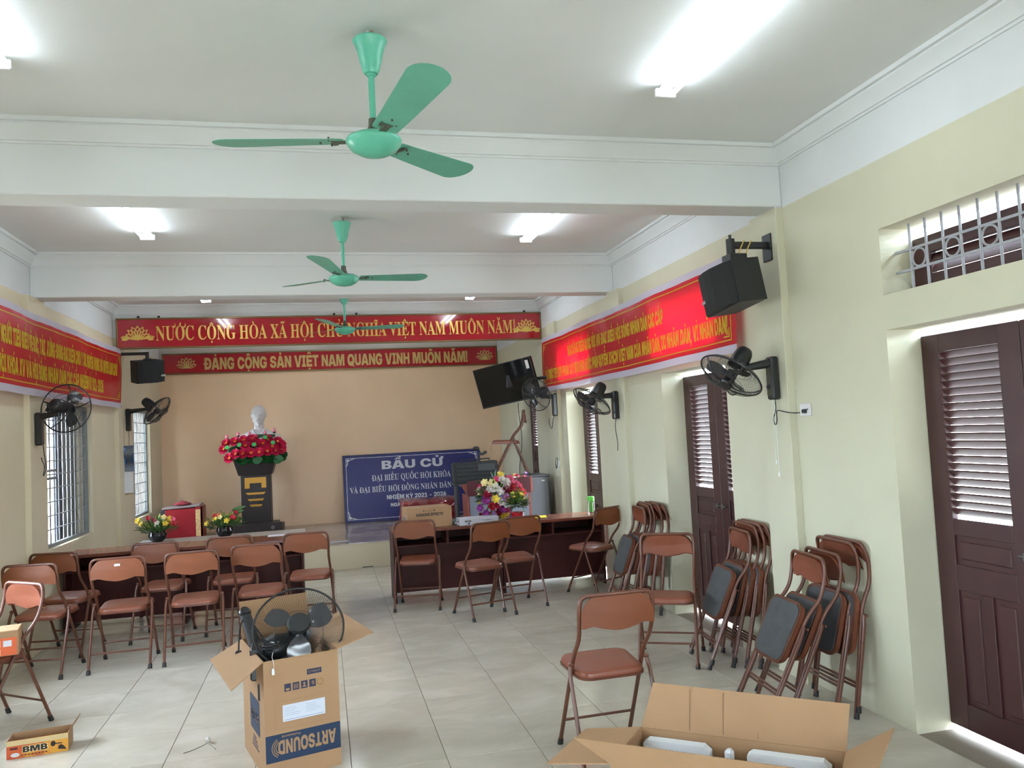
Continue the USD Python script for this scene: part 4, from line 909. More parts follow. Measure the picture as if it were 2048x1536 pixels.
obj('collar', cat(tube(curve([(-.07, -.035, .39), (-.045, -.085, .33), (0, -.105, .28)], 10), .014, 8, flat=.6), tube(curve([(.07, -.035, .39), (.045, -.085, .33), (0, -.105, .28)], 10), .014, 8, flat=.6)), m_plas, t)
obj('base_block', bx((-.15, -.10, 0), (.15, .12, .06), .01), m_plas, t, smooth=False)
# lotus arrangement hung round the podium top
rng = random.Random(11)
t = thing('lotus_arrangement', 'wide arrangement of magenta lotus flowers and green leaves in front of the bust', 'flower arrangement', M4((PX+.02, PY-.30, ST+1.24)))
obj('leaf_bed', cat([place(petal(.16, .15, -.05), (rng.uniform(-.34, .34), rng.uniform(-.10, .03), -.04+rng.uniform(-.04, .06)), (rng.gauss(0, .4), -1, rng.uniform(.1, .8))) for _ in range(46)]), m_leafd, t, smooth=True)
obj('moss_core', ellipsoid((0, .06, .10), (.42, .09, .11), 3), mat('dark_green_moss', (22, 56, 26), .8), t, smooth=True)
m_lot = mat('magenta_lotus_petal', (206, 30, 78), .5, var=.15, nscale=30); m_lotc = mat('orange_lotus_heart', (232, 130, 52), .5); m_bud = mat('pink_bud', (222, 120, 140), .5); m_pod_g = mat('green_lotus_pod', (66, 160, 84), .5)
spots = [(-.46, .12), (-.38, -.02), (-.28, .04), (-.17, .04), (-.055, .045), (.07, .05), (.19, .06), (.31, .06), (-.42, .21), (-.29, .23), (-.13, .16), (.01, .20), (.13, .18), (-.16, .25), (-.02, .26), (.20, .24), (.35, .20), (.40, .08), (.40, .15), (.27, .13)]
for i, (a, z) in enumerate(spots):
    y = -.13+.9*max(0, abs(a)-.25)**2*2+max(0, z-.1)*.35; d = (a*1.1+rng.gauss(0, .1), -1, .35+z*1.2)
    f = obj('lotus_flower', place(cat(blossom(.088, 9, 3, rng)), (a, y, z), d), m_lot, t, smooth=True)
    dd = np.array(d)/np.linalg.norm(d); obj('flower_heart', tf(place(rev([(0, 0), (.024, 0), (.028, .016), (0, .024)], 14), np.array([a, y, z])+dd*.004, d), np.eye(4)), m_lotc, f)
for a, z in ((-.40, .14), (-.22, .17), (.0, .165), (.28, .18), (.17, .27)): obj('lotus_pod', place(rev([(0, 0), (.018, 0), (.036, .03), (.034, .036), (0, .036)], 18), (a, -.17+.1*abs(a), z), (a*.6, -1, .5)), m_pod_g, t)
for a, z in ((-.42, .30), (-.25, .335), (-.075, .33), (.16, .335), (.30, .37)):
    b = obj('lotus_bud', rev([(0, -.03), (.016, -.025), (.026, .0), (.022, .03), (.010, .055), (0, .062)], 14), m_bud, t, smooth=50); set_x(b, M4((a, -.02, z)))
    obj('stem', cyl((0, 0, -.24), (0, 0, -.02), .004, 6), m_leafd, b); obj('bud_cup', rev([(0, -.035), (.02, -.028), (.027, -.005), (.022, -.002), (0, -.01)], 12), mat('dark_bud_cup', (60, 50, 44), .6), b)
for a, z in ((.06, .30), (.24, .29)): obj('lotus_leaf', place(rev([(0, -.015), (.06, -.005), (.085, .012), (.083, .014), (.06, 0), (0, -.008)], 20), (a, -.06, z), (0, -.3, 1)), m_leafd, t, smooth=True)

# ------------------------------------------------------------------ red ballot box on the stage
t = thing('ballot_box', 'red box with a pale gold patterned side panel by the stage window', 'ballot box', M4((-2.39, 13.05, ST)))
m_rb = mat('deep_red_lacquer', (140, 16, 30), .4)
obj('box_body', bx((.045, 0, 0), (.47, .40, .50), .005), m_rb, t, smooth=False)
obj('lid', tf(bx((.02, -.01, .50), (.56, .42, .53), .008), rotm((0, 1, 0), -2)), mat('greyish_lid', (120, 104, 102), .5), t, smooth=False)
obj('black_back', bx((-.02, .03, 0), (.045, .40, .50), .005), m_blkm, t, smooth=False)
obj('side_frame', cat(bx((.47, 0, 0), (.57, .03, .52)), bx((.55, 0, 0), (.57, .40, .52))), m_rb, t, smooth=False)
obj('gold_panel', bx((.475, -.002, .08), (.545, .004, .48)), mat('pale_gold_brocade', (206, 172, 120), .45, var=.35, nscale=26), t, smooth=False)
rg = random.Random(2); o = obj('red_cloth', trimesh.convex.convex_hull(np.array([(rg.uniform(-.13, .13), rg.uniform(-.1, .1), rg.uniform(0, .035)) for _ in range(40)]+[(0, 0, .07), (.03, .02, .065)]))
        , mat('dark_red_cloth', (122, 22, 36), .8), smooth=50); set_x(o, M4((-2.13, 13.22, ST+.545))); data(o, 'crumpled dark red cloth on top of the red ballot box', 'cloth')

# ------------------------------------------------------------------ blue sign leaning on the back wall
ang = -8.5
T = trimesh.transformations.translation_matrix((.318, 13.98, ST)) @ rotm((1, 0, 0), ang)
t = thing('election_sign', 'large dark blue sign with white election lettering leaning on the back wall', 'sign', T)
m_blue = mat('navy_blue_sign', (24, 26, 96), .35); m_sw = mat('white_sign_letter', (200, 200, 206), .5)
SW, SH = 2.40, 1.155
obj('sign_panel', bx((.012, 0, .012), (SW-.012, .02, SH-.012)), m_blue, t, smooth=False)
for lo, hi in (((0, -.008, 0), (SW, .026, .016)), ((0, -.008, SH-.016), (SW, .026, SH)), ((0, -.008, .016), (.016, .026, SH-.016)), ((SW-.016, -.008, .016), (SW, .026, SH-.016))): obj('edge_strip', bx(lo, hi, .002), mat('dark_blue_edge', (22, 22, 70), .4), t, smooth=False)
TT = frame((0, -.0006, 0), (1, 0, 0), (0, 0, 1))
for txt, a, b, z, h, k, w in (('BẦU CỬ', .66, 1.74, .885, .145, 'sans', 900), ('ĐẠI BIỂU QUỐC HỘI KHÓA XV', .48, 2.02, .69, .10, 'serif', 0), ('VÀ ĐẠI BIỂU HỘI ĐỒNG NHÂN DÂN CÁC CẤP', .10, 2.32, .50, .095, 'serif', 0), ('NHIỆM KỲ 2021 - 2026', .72, 1.75, .36, .075, 'sans', 900), ('NGÀY 23 THÁNG 5 NĂM 2021', .78, 1.90, .235, .06, 'sans', 900)):
    obj('lettering', tf(ext(affinity.translate(fit_text(txt, a, b, h, kind=k, weight=w).simplify(.0012), 0, z), .004), TT), m_sw, t, smooth=False)
ln = sbox(.055, .055, SW-.055, SH-.055).exterior.buffer(.005)
for cx, sx in ((.055, 1), (SW-.055, -1)):
    for cy, sy in ((.055, 1), (SH-.055, -1)):
        ln = unary_union([ln, LineString([(cx, cy+sy*.14), (cx+sx*.03, cy+sy*.09), (cx+sx*.02, cy+sy*.05), (cx+sx*.06, cy+sy*.03), (cx+sx*.10, cy+sy*.02), (cx+sx*.15, cy)]).buffer(.007), Point(cx+sx*.035, cy+sy*.035).buffer(.022)])
obj('border_line', tf(ext(ln, .003), TT), m_sw, t, smooth=False)

# ------------------------------------------------------------------ lectern, cabinet, mixer
m_cabm = mat('grey_metal_cabinet', (92, 92, 98), .42, var=.04)
t = thing('metal_cabinet', 'dark grey metal cabinet by the wall with a folding chair standing on it', 'cabinet', M4((2.22, 10.84, 0)))
obj('cabinet_body', bx((0, .02, .05), (.83, .54, 1.13), .006), m_cabm, t, smooth=False); obj('cabinet_top', bx((-.01, 0, 1.13), (.84, .55, 1.15), .004), m_cabm, t, smooth=False)
for a, b in ((.012, .41), (.42, .818)): dd = obj('cabinet_door', bx((a, 0, .07), (b, .022, 1.12), .004), m_cabm, t, smooth=False)
obj('label', bx((.72, -.002, 1.06), (.765, 0, 1.08)), mat('white_plastic', (216, 212, 210), .4), t, smooth=False)
for x in (.03, .75): obj('foot', bx((x, .05, 0), (x+.05, .5, .05)), m_blkm, t, smooth=False)
m_rose = mat('rosewood_panel', (128, 66, 56), .3, var=.15, nscale=5, stretch=(1, 1, .2)); m_dk = mat('dark_wine_wood', (66, 28, 34), .3, var=.1)
t = thing('lectern', 'wooden lectern with dark sloped top and grey front behind the bouquet', 'lectern', M4((1.76, 10.10, 0)))
obj('front_panel', bx((.02, .02, .02), (.80, .05, .98)), mat('grey_laminate', (96, 98, 106), .4), t, smooth=False)
for x in (.0, .80): obj('side_panel', bx((x, .02, 0), (x+.03, .42, .99), .003), m_rose, t, smooth=False)
top = Polygon([(0, .98), (0, 1.165), (.18, 1.175), (.30, 1.155), (.45, 1.155), (.58, 1.175), (.83, 1.185), (.83, .98)])
obj('top_board', tf(ext(top, .03), frame((0, .03, 0), (1, 0, 0), (0, 0, 1))), m_dk, t, smooth=False)
obj('sloped_desk', trimesh.convex.convex_hull(np.array([(0, .03, .985), (.83, .03, .985), (0, .46, 1.08), (.83, .46, 1.08), (0, .03, 1.01), (.83, .03, 1.01), (0, .46, 1.105), (.83, .46, 1.105)])), m_rose, t, smooth=False)
obj('side_cheek', trimesh.convex.convex_hull(np.array([(.831, .0, .985), (.831, .0, 1.185), (.831, .20, 1.14), (.831, .48, 1.10), (.831, .48, 1.03), (.855, .0, .985), (.855, .0, 1.185), (.855, .20, 1.14), (.855, .48, 1.10), (.855, .48, 1.03)])), m_rose, t, smooth=False)
t = thing('flower_sprig', 'little bunch of pink and white flowers lying on the lectern top', 'flowers', M4((2.50, 10.30, 1.07))); rng = random.Random(9)
obj('foliage', mv(leafy(.09, 40, rng, .6, .05), 0, 0, .04), m_leafy, t, smooth=True)
for k, c in enumerate(['pink', 'lilac', 'magenta', 'cream', 'pink', 'white', 'cream', 'pink', 'yellow']): p = (rng.uniform(-.11, .10), rng.uniform(-.06, .02), .09+rng.uniform(0, .06)); obj('blossom', place(blossom(.026, 5, 2, rng), p, (p[0], -.6, .8)), m_fl[c], t, smooth=True)
t = thing('equipment_stand', 'thin black metal stand under the audio mixer', 'stand', M4((1.98, 10.70, 0)))
for x in (-.28, .24):
    obj('leg', bx((x, -.11, 0), (x+.035, -.075, 1.10), .003), m_blkm, t, smooth=False); obj('leg', bx((x, .09, 0), (x+.035, .125, 1.10), .003), m_blkm, t, smooth=False)
obj('side_sheet', bx((-.28, -.075, .3), (-.27, .09, 1.08)), m_blkm, t, smooth=False); obj('tray', bx((-.31, -.13, 1.10), (.30, .14, 1.12), .003), m_blkm, t, smooth=False)
t = thing('audio_mixer', 'black audio rack with cables standing above the lectern in front of the blue sign', 'mixer', M4((1.98, 10.70, 1.121)))
m_gblk = mat('greenish_black_case', (15, 19, 18), .7)
obj('case', tf(bx((-.30, -.11, 0), (.30, .12, .27), .012), rotm((0, 1, 0), -1)), m_gblk, t, smooth=False)
for k in range(4): obj('front_rib', bx((-.27, -.118, .045+.055*k), (.27, -.108, .062+.055*k), .002), m_blkm, t, smooth=False)
obj('handle', tube(fillet([(-.2, -.02, .265), (-.2, -.02, .30), (.2, -.02, .305), (.2, -.02, .275)], .03), .008, 8), m_blkm, t)
obj('vent_panel', bx((.02, -.120, .15), (.25, -.112, .24), .003), mat('dark_grey_mesh', (46, 50, 50), .6), t, smooth=False)
t = thing('microphone', 'small black microphone on a thin stalk above the audio rack', 'microphone', M4((2.05, 10.66, 1.40)) @ np.diag([1.25, 1.25, 1.1, 1]))
obj('stalk', tube(curve([(0, 0, .0), (-.015, 0, .05), (.0, -.01, .10), (-.03, -.02, .145)], 14), .006, 6), m_blkm, t); obj('mic_head', ellipsoid((-.045, -.03, .155), (.036, .028, .026)), m_blkm, t); obj('clip', cat(bx((-.01, -.02, .07), (.05, .01, .10), .006), ellipsoid((.06, 0, .10), (.02, .015, .02))), m_blkm, t)
o = obj('antenna', cyl((2.20, 10.72, 1.40), (2.225, 10.74, 1.60), .003, 6), mat('brown_rod', (150, 90, 60), .5)); data(o, 'thin brown rod sticking up from the audio rack', 'rod')
t = thing('wrapped_box', 'red box in shiny plastic wrap standing on the stage before the blue sign', 'box', M4((1.10, 11.75, ST), 2))
obj('box_body', bx((0, 0, 0), (.80, .40, .46), .006), m_rb, t, smooth=False)
m_wrap = usdkit.material(stage, '/World/Looks/plastic_wrap', {'t': ('transparent_bsdf', {'color': (.96, .90, .92)}), 'g': ('glossy_bsdf', {'color': (1, .85, .88), 'roughness': .12}), 'm': ('mix_closure', {'fac': .22})}, [('t.BSDF', 'm.closure1'), ('g.BSDF', 'm.closure2')], surface='m.closure')
w = trimesh.Trimesh(*trimesh.remesh.subdivide_to_size(*(lambda b: (b.vertices, b.faces))(bx((-.012, -.012, .0), (.812, .412, .49))), .05)[:2]); v = w.vertices
nz = meshkit.noise(v*14, 3)-.5; w.vertices = v+np.c_[(v[:, 0]-.4)*.03*nz*3, (v[:, 1]-.2)*.05*nz*3, np.where(v[:, 2] > .3, nz*.05, 0)]
obj('plastic_wrap', w, m_wrap, t, smooth=False)
o = obj('paper_scrap', bx((.05, 11.55, ST+.0005), (.30, 11.72, ST+.003)), mat('grey_paper', (150, 150, 158), .6), smooth=False); data(o, 'small grey sheet lying on the stage edge', 'paper')
o = obj('floor_plate', bx((1.02-.55, 11.40-.004, .002), (1.02-.40, 11.40, .012)), m_blkm, smooth=False); data(o, 'thin dark strip at the foot of the stage', 'strip')

# ------------------------------------------------------------------ wall calendar
t = thing('wall_calendar', 'hanging wall calendar with dark blue picture above a white date pad', 'calendar', M4((-2.648, 11.50, 1.20)) @ rotm((0, 0, 1), -82) @ np.diag([1, .62, 1, 1]))
pic = sheet(0, .34, .28, .64, .012); pic.vertices[:, 2] += .02*np.sin(pic.vertices[:, 1]*14)
CT = frame((0, 0, 0), (0, 1, 0), (0, 0, 1)); m_pic = usdkit.material(stage, '/World/Looks/calendar_picture', {'tc': ('texture_coordinate', {}), 'n': ('voronoi_texture', {'scale': 9, 'feature': 'smooth_f1'}), 'r': ('rgb_ramp', {'ramp': [(0, lin((196, 190, 120))), (.10, lin((70, 120, 170))), (.3, lin((30, 52, 100))), (.6, lin((60, 70, 74))), (1, lin((26, 32, 46)))]}), 'p': ('principled_bsdf', {'roughness': .3})}, [('tc.object', 'n.vector'), ('n.distance', 'r.fac'), ('r.color', 'p.base_color')], surface='p.BSDF')
obj('picture_sheet', tf(cat(pic, (lambda b: (b.invert(), b)[1])(mv(pic, 0, 0, -.002))), CT), m_pic, t, smooth=True)
obj('backing_card', bx((0, 0, 0), (.006, .34, .30)), mat('kraft_card', (190, 170, 140), .7), t, smooth=False)
obj('date_pad', tf(bx((.006, .04, .02), (.026, .33, .30), .002), rotm((0, 0, 1), -4)), m_paper, t, smooth=False); obj('date_print', bx((.006, .10, .255), (.0375, .13, .27)), mat('grey_print', (92, 92, 96), .6), t, smooth=False)
obj('hanging_cord', cyl((.01, .16, .64), (.02, .17, 1.0), .002, 5), m_blkm, t)

# ------------------------------------------------------------------ fan carton in front
BW, BD, BH = .406, .60, .628
TA = M4((-.353, 4.562, 0), 15.5)
t = thing('fan_carton', 'tall open brown carton with an upside-down blue printed band, fan parts sticking out', 'carton', TA)
th = .005
obj('front_wall', bx((0, 0, 0), (BW, th, BH)), m_card, t, smooth=False); obj('rear_wall', bx((0, BD-th, 0), (BW, BD, BH)), m_card, t, smooth=False)
obj('end_wall', bx((0, th, 0), (th, BD-th, BH)), m_card, t, smooth=False); obj('end_wall', bx((BW-th, th, 0), (BW, BD-th, BH)), m_card, t, smooth=False); obj('carton_base', bx((th, th, 0), (BW-th, BD-th, th)), m_card, t, smooth=False)
def flap(name, L, D, T, parent, m=None, taper=0.0, dz=.005):
    P = Polygon([(0, 0), (L, 0), (L-taper, D), (taper, D)]); mm = ext(P, dz, -dz/2); return obj(name, tf(mm, T), m or m_card, parent, smooth=False)
h = BH
def quad_flap(q, parent, m=None, dz=.005):
    q = np.array(q, float); n = np.cross(q[1]-q[0], q[3]-q[0]); n /= np.linalg.norm(n); k = 6; V, F = [], []
    for s in (-.5, .5):
        for i in range(k+1):
            for j in range(k+1): a, b = i/k, j/k; V.append((1-a)*(1-b)*q[0]+a*(1-b)*q[1]+a*b*q[2]+(1-a)*b*q[3]+n*dz*s)
    N = (k+1)**2; id_ = lambda i, j: i*(k+1)+j
    for i in range(k):
        for j in range(k): a, b, c, d = id_(i, j), id_(i+1, j), id_(i+1, j+1), id_(i, j+1); F += [(a, b, c), (a, c, d), (N+a, N+c, N+b), (N+a, N+d, N+c)]
    rim = [id_(i, 0) for i in range(k)]+[id_(k, j) for j in range(k)]+[id_(k-i, k) for i in range(k)]+[id_(0, k-j) for j in range(k)]
    for a, b in zip(rim, rim[1:]+rim[:1]): F += [(a, N+a, b), (b, N+a, N+b)]
    mm = trimesh.Trimesh(np.array(V), np.array(F), process=False); mm.fix_normals(); return obj('flap', mm, m or m_card, parent, smooth=20)
def ax(o, X, Y): return frame(o, np.array(X, float)/np.linalg.norm(X), np.array(Y, float)/np.linalg.norm(Y))
quad_flap([(0, 0, h), (0, BD, h), (-.199, .48, .569), (-.186, -.128, .547)], t)
quad_flap([(BW, 0, h), (BW, BD, h), (BW+.20, BD+.02, .70), (.60, -.06, .70)], t)
flap('flap', BW, .22, ax((0, BD, h), (1, 0, 0), (0, .25, .95)), t)
flap('flap', BW, .20, ax((BW, 0, h), (-1, 0, 0), (0, .35, -.93) if False else (0, .22, -.97)), t)
FF = frame((0, -.0004, 0), (1, 0, 0), (0, 0, 1)); FS = frame((-.0004, BD, 0), (0, -1, 0), (0, 0, 1))
band = rrect(BW-.002, .142, .002); band = affinity.translate(band, BW/2, .165)
word = fit_text('ARTSOUND', 0, .315, .074, weight=900); word = affinity.translate(affinity.rotate(word, 180, origin=(.1575, .037)), .060, .140)
logo = unary_union([word]+[LineString([(.078-r*math.cos(a), .177+r*math.sin(a)) for a in np.linspace(-1.1, 1.1, 14)]).buffer(.0024) for r in (.030, .040, .050)])
logo = affinity.translate(logo, .005, -.012)
small = affinity.translate(affinity.rotate(fit_text('Professional', 0, .10, .012, weight=500), 180, origin=(.05, .006)), .085, .214)
flat(band.difference(logo), FF, m_navy, t, 'printed_band', label='blue band with the brand lettering upside down'); flat(small, FF @ trimesh.transformations.translation_matrix((0, 0, .0012)), m_card, t, 'lettering')
icons = []
for k in range(4):
    q = sbox(.108+.045*k, .452, .143+.045*k, .492); c = (.1255+.045*k, .472)
    cut = [Point(c[0], c[1]-.006).buffer(.011).intersection(sbox(0, 0, 1, c[1]-.004)), unary_union([sbox(c[0]-.011+.009*j, c[1]-.014, c[0]-.007+.009*j, c[1]+.012) for j in range(3)]), unary_union([Polygon([(c[0]-.013, c[1]-.013), (c[0]+.013, c[1]-.013), (c[0], c[1])]), Point(c[0], c[1]+.006).buffer(.006)]), affinity.translate(affinity.scale(letters('5', .02), 1, 1, origin=(0, 0)), c[0]-.006, c[1]-.010)][k]
    icons.append(q.difference(cut))
for g in icons: flat(g, FF, m_navyt, t, 'handling_icon')
flat(unary_union([LineString([(.302+.016*math.cos(a+d), .472+.016*math.sin(a+d)) for d in np.linspace(0, 1.5, 8)]).buffer(.003) for a in (0, 2.09, 4.19)]), FF, mat('gold_brown_print', (140, 104, 52), .6), t, 'recycling_mark')
flat(sbox(.232, .520, .312, .548).difference(affinity.translate(affinity.rotate(fit_text('A XTON.LTD', 0, .066, .010, weight=800), 180, origin=(.033, .005)), .239, .529)), FF, m_navyt, t, 'printed_label')
flat(sbox(.095, .295, .325, .382), FF, mat('white_label_paper', (206, 210, 220), .5), t, 'paper_label')
rg = random.Random(4); ln = [sbox(.105+.115*(k % 2), .365-.010*(k//2), .105+.115*(k % 2)+rg.uniform(.05, .09), .3665-.010*(k//2)) for k in range(10)]
flat(unary_union(ln+[sbox(.103, .302, .316, .305)]), FF @ trimesh.transformations.translation_matrix((0, 0, .0012)), mat('grey_blue_print', (150, 156, 180), .6), t, 'label_print', th=.0006)
dots = [Point(x, y).buffer(.0016) for y in (.262, .405) for x in np.arange(.055, .36, .010)]+[Point(.055, y).buffer(.0016) for y in np.arange(.27, .40, .010)]
flat(unary_union(dots), FF, mat('faded_red_print', (140, 92, 64), .7), t, 'dotted_frame')
flat(rrect(.24, .20, .015).difference(affinity.translate(affinity.rotate(fit_text('ARTSOUND', 0, .20, .055, weight=900), 180, origin=(.1, .028)), -.10, -.04)).__class__(affinity.translate(rrect(.24, .20, .015).difference(affinity.translate(affinity.rotate(fit_text('ARTSOUND', 0, .20, .055, weight=900), 180, origin=(.1, .028)), -.10, -.04)), .34, .30)) if False else affinity.translate(rrect(.25, .19, .015).difference(affinity.translate(affinity.rotate(fit_text('ARTSOUND', 0, .20, .055, weight=900), 180, origin=(.1, .028)), -.10, -.035)), .34, .285), FS, m_navy, t, 'side_panel_print')
flat(unary_union([sbox(.25+.01*k, .10+.018*k, .42-.02*k, .108+.018*k) for k in range(4)]), FS, m_navyt, t, 'side_print')
flat(sbox(.30, .49, .36, .515), FS, m_paper, t, 'shipping_sticker')
# fan head and fan parts in the carton
AX = TA[:3, :3]
def inA(p): return (TA @ np.array([*p, 1]))[:3]
t = thing('loose_fan', 'black fan head with wire cage and smoky blades leaning out of the carton', 'fan', M4(tuple(inA((.245, .20, .735)))))
d = np.array([.06, -.74, .64])
fan_head(t, face(d), R=.25, wires=120, full=False, rot=25)
obj('hub_cap', tf(rev([(0, .030), (.060, .030), (.066, .045), (.058, .062), (0, .066)], 28), face(d)), m_blkm, t)
t = thing('fan_neck', 'black fan wall arm with motor tube sticking out beside the fan head', 'fan part', M4(tuple(inA((.07, .34, .50)))))
obj('arm_tube', cyl((0, -.02, 0), (-.105, .12, .30), .038, 16, .032), m_blkm, t); obj('arm_end', cat(ellipsoid((-.105, .12, .305), (.036, .036, .030)), cyl((-.115, .125, .29), (-.10, .10, .325), .026, 12)), m_blk, t); obj('wall_bracket', bx((-.06, -.16, -.02), (.02, .02, .16), .01), m_blk, t, smooth=False)
t = thing('fan_motor', 'glossy black fan motor housing lying in the carton behind the cage', 'fan part', M4(tuple(inA((.13, .33, .60)))))
obj('housing', tf(rev([(0, -.12), (.04, -.12), (.075, -.08), (.09, 0), (.075, .09), (.03, .11), (0, .11)], 24), rotm((0, 1, 0), 80)), m_blk, t, smooth=True); obj('chrome_button', ellipsoid((.0, -.07, .058), (.016, .012, .012)), mat('chrome', (200, 205, 210), .1, metallic=1), t)
t = thing('second_fan_motor', 'black plastic fan body deeper in the carton under the blades', 'fan part', M4(tuple(inA((.19, .20, .48)))))
obj('housing', tf(rev([(0, -.15), (.05, -.15), (.10, -.08), (.11, 0), (.09, .10), (0, .12)], 24), rotm((1, 0, 0), 70)), m_blkm, t, smooth=True); obj('stand_block', bx((-.17, -.15, -.10), (.10, .15, .02), .02), m_blkm, t, smooth=False)
t = thing('power_lead', 'black power lead with two-pin plug hanging over the carton corner', 'cable', M4(tuple(inA((.02, .33, .62)))))
obj('lead', tube(curve([(.10, -.10, .0), (.03, -.02, .10), (-.055, .03, .17), (-.085, .03, .05), (-.088, .02, -.01)], 30), .005, 6), m_blkm, t); obj('plug', tf(bx((-.018, -.012, -.04), (.018, .012, .02), .006), M4((-.088, .02, -.02))), m_blkm, t, smooth=False)
for q in (-.009, .009): obj('pin', cyl((-.088+q, .02, -.085), (-.088+q, .02, -.06), .0028, 6), m_blkm, t)
obj('coil', tube(curve([(.10+.045*math.cos(a*2.2), -.12+.035*math.sin(a*2.2), .02+.006*a) for a in np.linspace(0, 6, 14)], 60), .0045, 6), m_blkm, t)
t = thing('pull_cord', 'thin pull cord with a white knob hanging over the carton rim', 'pull cord', M4(tuple(inA((.05, -.008, .60)))))
obj('cord', tube(curve([(.0, .05, .06), (-.005, .03, .04), (0, .0, .034), (.004, -.003, .01), (.004, -.003, -.015)], 16), .0016, 5), m_lampw, t); obj('cord_knob', rev([(0, -.045), (.009, -.045), (.008, -.02), (.004, -.012), (0, -.012)], 12), m_lampw, t)
o = thing('pull_cord', 'white cord knob with loose string lying on the floor next to the fan carton', 'pull cord', M4((-.74, 5.30, 0)))
obj('cord_knob', tf(rev([(0, 0), (.013, 0), (.011, .04), (.004, .055), (0, .055)], 14), rotm((1, 0, 0), 62) @ trimesh.transformations.translation_matrix((0, .012, 0))), m_lampw, o); obj('cord', cat(tube(curve([(0, -.05, .012), (-.05, -.09, .003), (-.12, -.14, .002)], 10), .0016, 4), tube(curve([(0, -.05, .012), (.04, -.10, .003), (.06, -.15, .002)], 10), .0016, 4)), m_blkm, o)

# ------------------------------------------------------------------ long open carton on the floor
z0 = .30; A = np.array([1.481, 3.823]); B = np.array([2.207, 3.224]); DD = .46; u = (B-A)/np.linalg.norm(B-A); L = float(np.linalg.norm(B-A)); v = np.array([u[1], -u[0]])
m = np.eye(4); m[:2, 0] = u; m[:2, 1] = -v; m[:2, 3] = A+v*DD                # local x along the box, y away from the viewer
t = thing('long_carton', 'long open brown carton with all flaps spread, white foam inside', 'carton', m); D = DD
obj('carton_base', bx((0, 0, 0), (L, D, .005)), m_card, t, smooth=False)
obj('rear_wall', bx((0, D-.005, .005), (L, D, z0)), m_card, t, smooth=False); obj('front_wall', bx((0, 0, .005), (L, .005, z0)), m_card, t, smooth=False)
obj('end_wall', bx((0, .005, .005), (.005, D-.005, z0)), m_card, t, smooth=False); obj('end_wall', bx((L-.005, .005, .005), (L, D-.005, z0)), m_card, t, smooth=False)
MI = np.linalg.inv(m); loc = lambda *p: (MI @ np.array([*p, 1]))[:3]
quad_flap([(0, D, z0), (L, D, z0), loc(2.249, 3.235, .50), loc(1.567, 3.844, .50)], t)
quad_flap([(0, 0, z0), (L, 0, z0), loc(1.676+.26, 3.032-.22, .40), loc(1.052, 3.562, .40)], t)
quad_flap([(0, D, z0), (0, 0, z0), loc(.958, 3.708, .24), loc(1.242, 3.974, .27)], t)
quad_flap([(L, 0, z0), (L, D, z0), loc(2.375, 3.113, .42), loc(2.049, 2.796, .42)], t)
for x in (.24, .40, .56): obj('fold_line', tf(bx((x, .01, .0005), (x+.003, .195, .0031)), ax((0, D, z0), (1, 0, 0), (0, .25, .95))), m_cardd, t, smooth=False)
m_foam = mat('white_foam', (232, 236, 240), .7, spec=.3, bump=.1, bscale=200)
for a, b in ((.03, .35), (.52, .88)):
    p = Polygon([(a, 0), (b, 0), (b, .045), (b-.03, .07), (a+.02, .07), (a, .055)]); o = obj('foam_block', tf(ext(p, .055), m @ frame((0, D-.02, .20), (1, 0, 0), (0, 0, 1))), m_foam, smooth=False); data(o, 'white foam packing strip at the %s of the long carton' % ('chair end' if a < .1 else 'wall end'), 'foam packing', 'foam packing in the long carton')
o = obj('foam_plug', tf(bx((.415, D-.07, .20), (.455, D-.022, .266), .012), m), m_foam, smooth=False); data(o, 'small white foam plug between the two foam strips of the long carton', 'foam packing')
o = obj('foam_tray', tf(bx((.02, .03, .006), (L-.02, D-.03, .198), .01), m), m_cardd, smooth=False); data(o, 'brown filler inside the long carton under the foam', 'packing')

# ------------------------------------------------------------------ small boxes on the window side
m_bmbo = usdkit.material(stage, '/World/Looks/orange_yellow_print', {'tc': ('texture_coordinate', {}), 's': ('separate_xyz', {}), 'n': ('noise_texture', {'scale': 14, 'detail': 3}), 'a': ('math', {'math_type': 'multiply_add', 'value2': 1.2, 'value3': 0}), 'r': ('rgb_ramp', {'ramp': [(.3, lin((176, 62, 36))), (.62, lin((196, 92, 40))), (.85, lin((214, 152, 52)))]}), 'm2': ('map_range', {'from_min': 0, 'from_max': .33, 'to_min': -.12, 'to_max': .35}), 'p': ('principled_bsdf', {'roughness': .4})},
                         [('tc.object', 's.vector'), ('tc.object', 'n.vector'), ('n.fac', 'a.value1'), ('s.x', 'm2.value'), ('m2.result', 'a.value3'), ('a.value', 'r.fac'), ('r.color', 'p.base_color')], surface='p.BSDF')
t = thing('small_orange_carton', 'small open carton with orange and yellow printed front lying on the floor', 'carton', M4((-1.885, 5.44, 0), 6))
W, D, H = .325, .16, .105
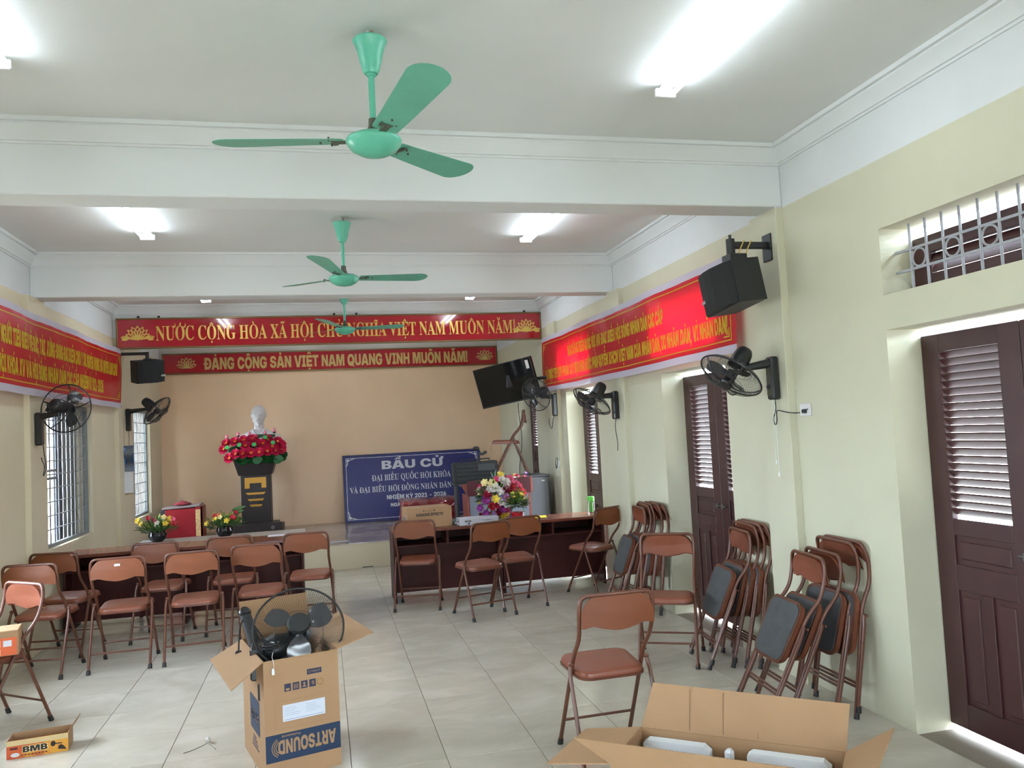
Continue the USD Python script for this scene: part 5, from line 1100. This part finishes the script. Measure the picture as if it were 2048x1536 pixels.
obj('front_wall', bx((0, 0, 0), (W, .004, H)), m_bmbo, t, smooth=False); obj('rear_wall', bx((0, D-.004, 0), (W, D, H)), m_card, t, smooth=False); obj('end_wall', bx((0, .004, 0), (.004, D-.004, H)), m_card, t, smooth=False); obj('end_wall', bx((W-.004, .004, 0), (W, D-.004, H)), m_card, t, smooth=False); obj('carton_base', bx((.004, .004, 0), (W-.004, D-.004, .004)), mat('dark_card_inside', (70, 52, 40), .9), t, smooth=False)
obj('rim_strip', bx((0, -.0008, H-.03), (W, 0, H)), mat('buff_card', (206, 180, 132), .6), t, smooth=False)
flap('flap', D*.7, .07, ax((W, D*.3, H), (0, 1, 0), (.55, .1, .75)), t, m_cardd)
FB = frame((0, -.0004, 0), (1, 0, 0), (0, 0, 1))
bl = fit_text('BMB', .085, .215, .034, weight=900)
flat(affinity.translate(bl.buffer(.003), 0, .030), FB, mat('cream_print', (232, 206, 150), .5), t, 'letter_outline', th=.0008); flat(affinity.translate(bl, 0, .030), FB @ trimesh.transformations.translation_matrix((0, 0, .0008)), mat('black_print', (38, 32, 30), .6), t, 'lettering', th=.0008)
flat(unary_union([affinity.scale(Point(.245, .055).buffer(.013), 1, 1.2), sbox(.25, .05, .292, .056), Polygon([(.27, .02), (.315, .012), (.305, .03), (.29, .044), (.275, .04)])]), FB, mat('black_print', (0, 0, 0)), t, 'microphone_picture')
flat(affinity.scale(Point(.045, .022).buffer(.012), 1.9, 1), FB, m_paper, t, 'oval_badge'); flat(sbox(.018, .052, .058, .066), FB, mat('maroon_print', (96, 30, 30), .5), t, 'printed_label'); flat(unary_union([sbox(.075+.018*k, .012, .088+.018*k, .018) for k in range(8)]), FB, mat('maroon_print', (0, 0, 0)), t, 'print_line')
t = thing('orange_carton', 'carton with orange front and white squares on the seat of the shiny backed chair', 'carton', M4((-2.245, 5.80, .515), 12))
obj('carton_body', bx((0, 0, 0), (.30, .20, .16), .004), m_card, t, smooth=False); flat(sbox(.01, .004, .29, .115), FB, mat('orange_print', (206, 92, 44), .5), t, 'orange_print')
for a, b, c, e in ((.215, .060, .262, .098), (.16, .060, .20, .098), (.16, .012, .20, .045)): flat(sbox(a, b, c, e), FB @ trimesh.transformations.translation_matrix((0, 0, .0012)), m_paper, t, 'white_square', th=.0008)
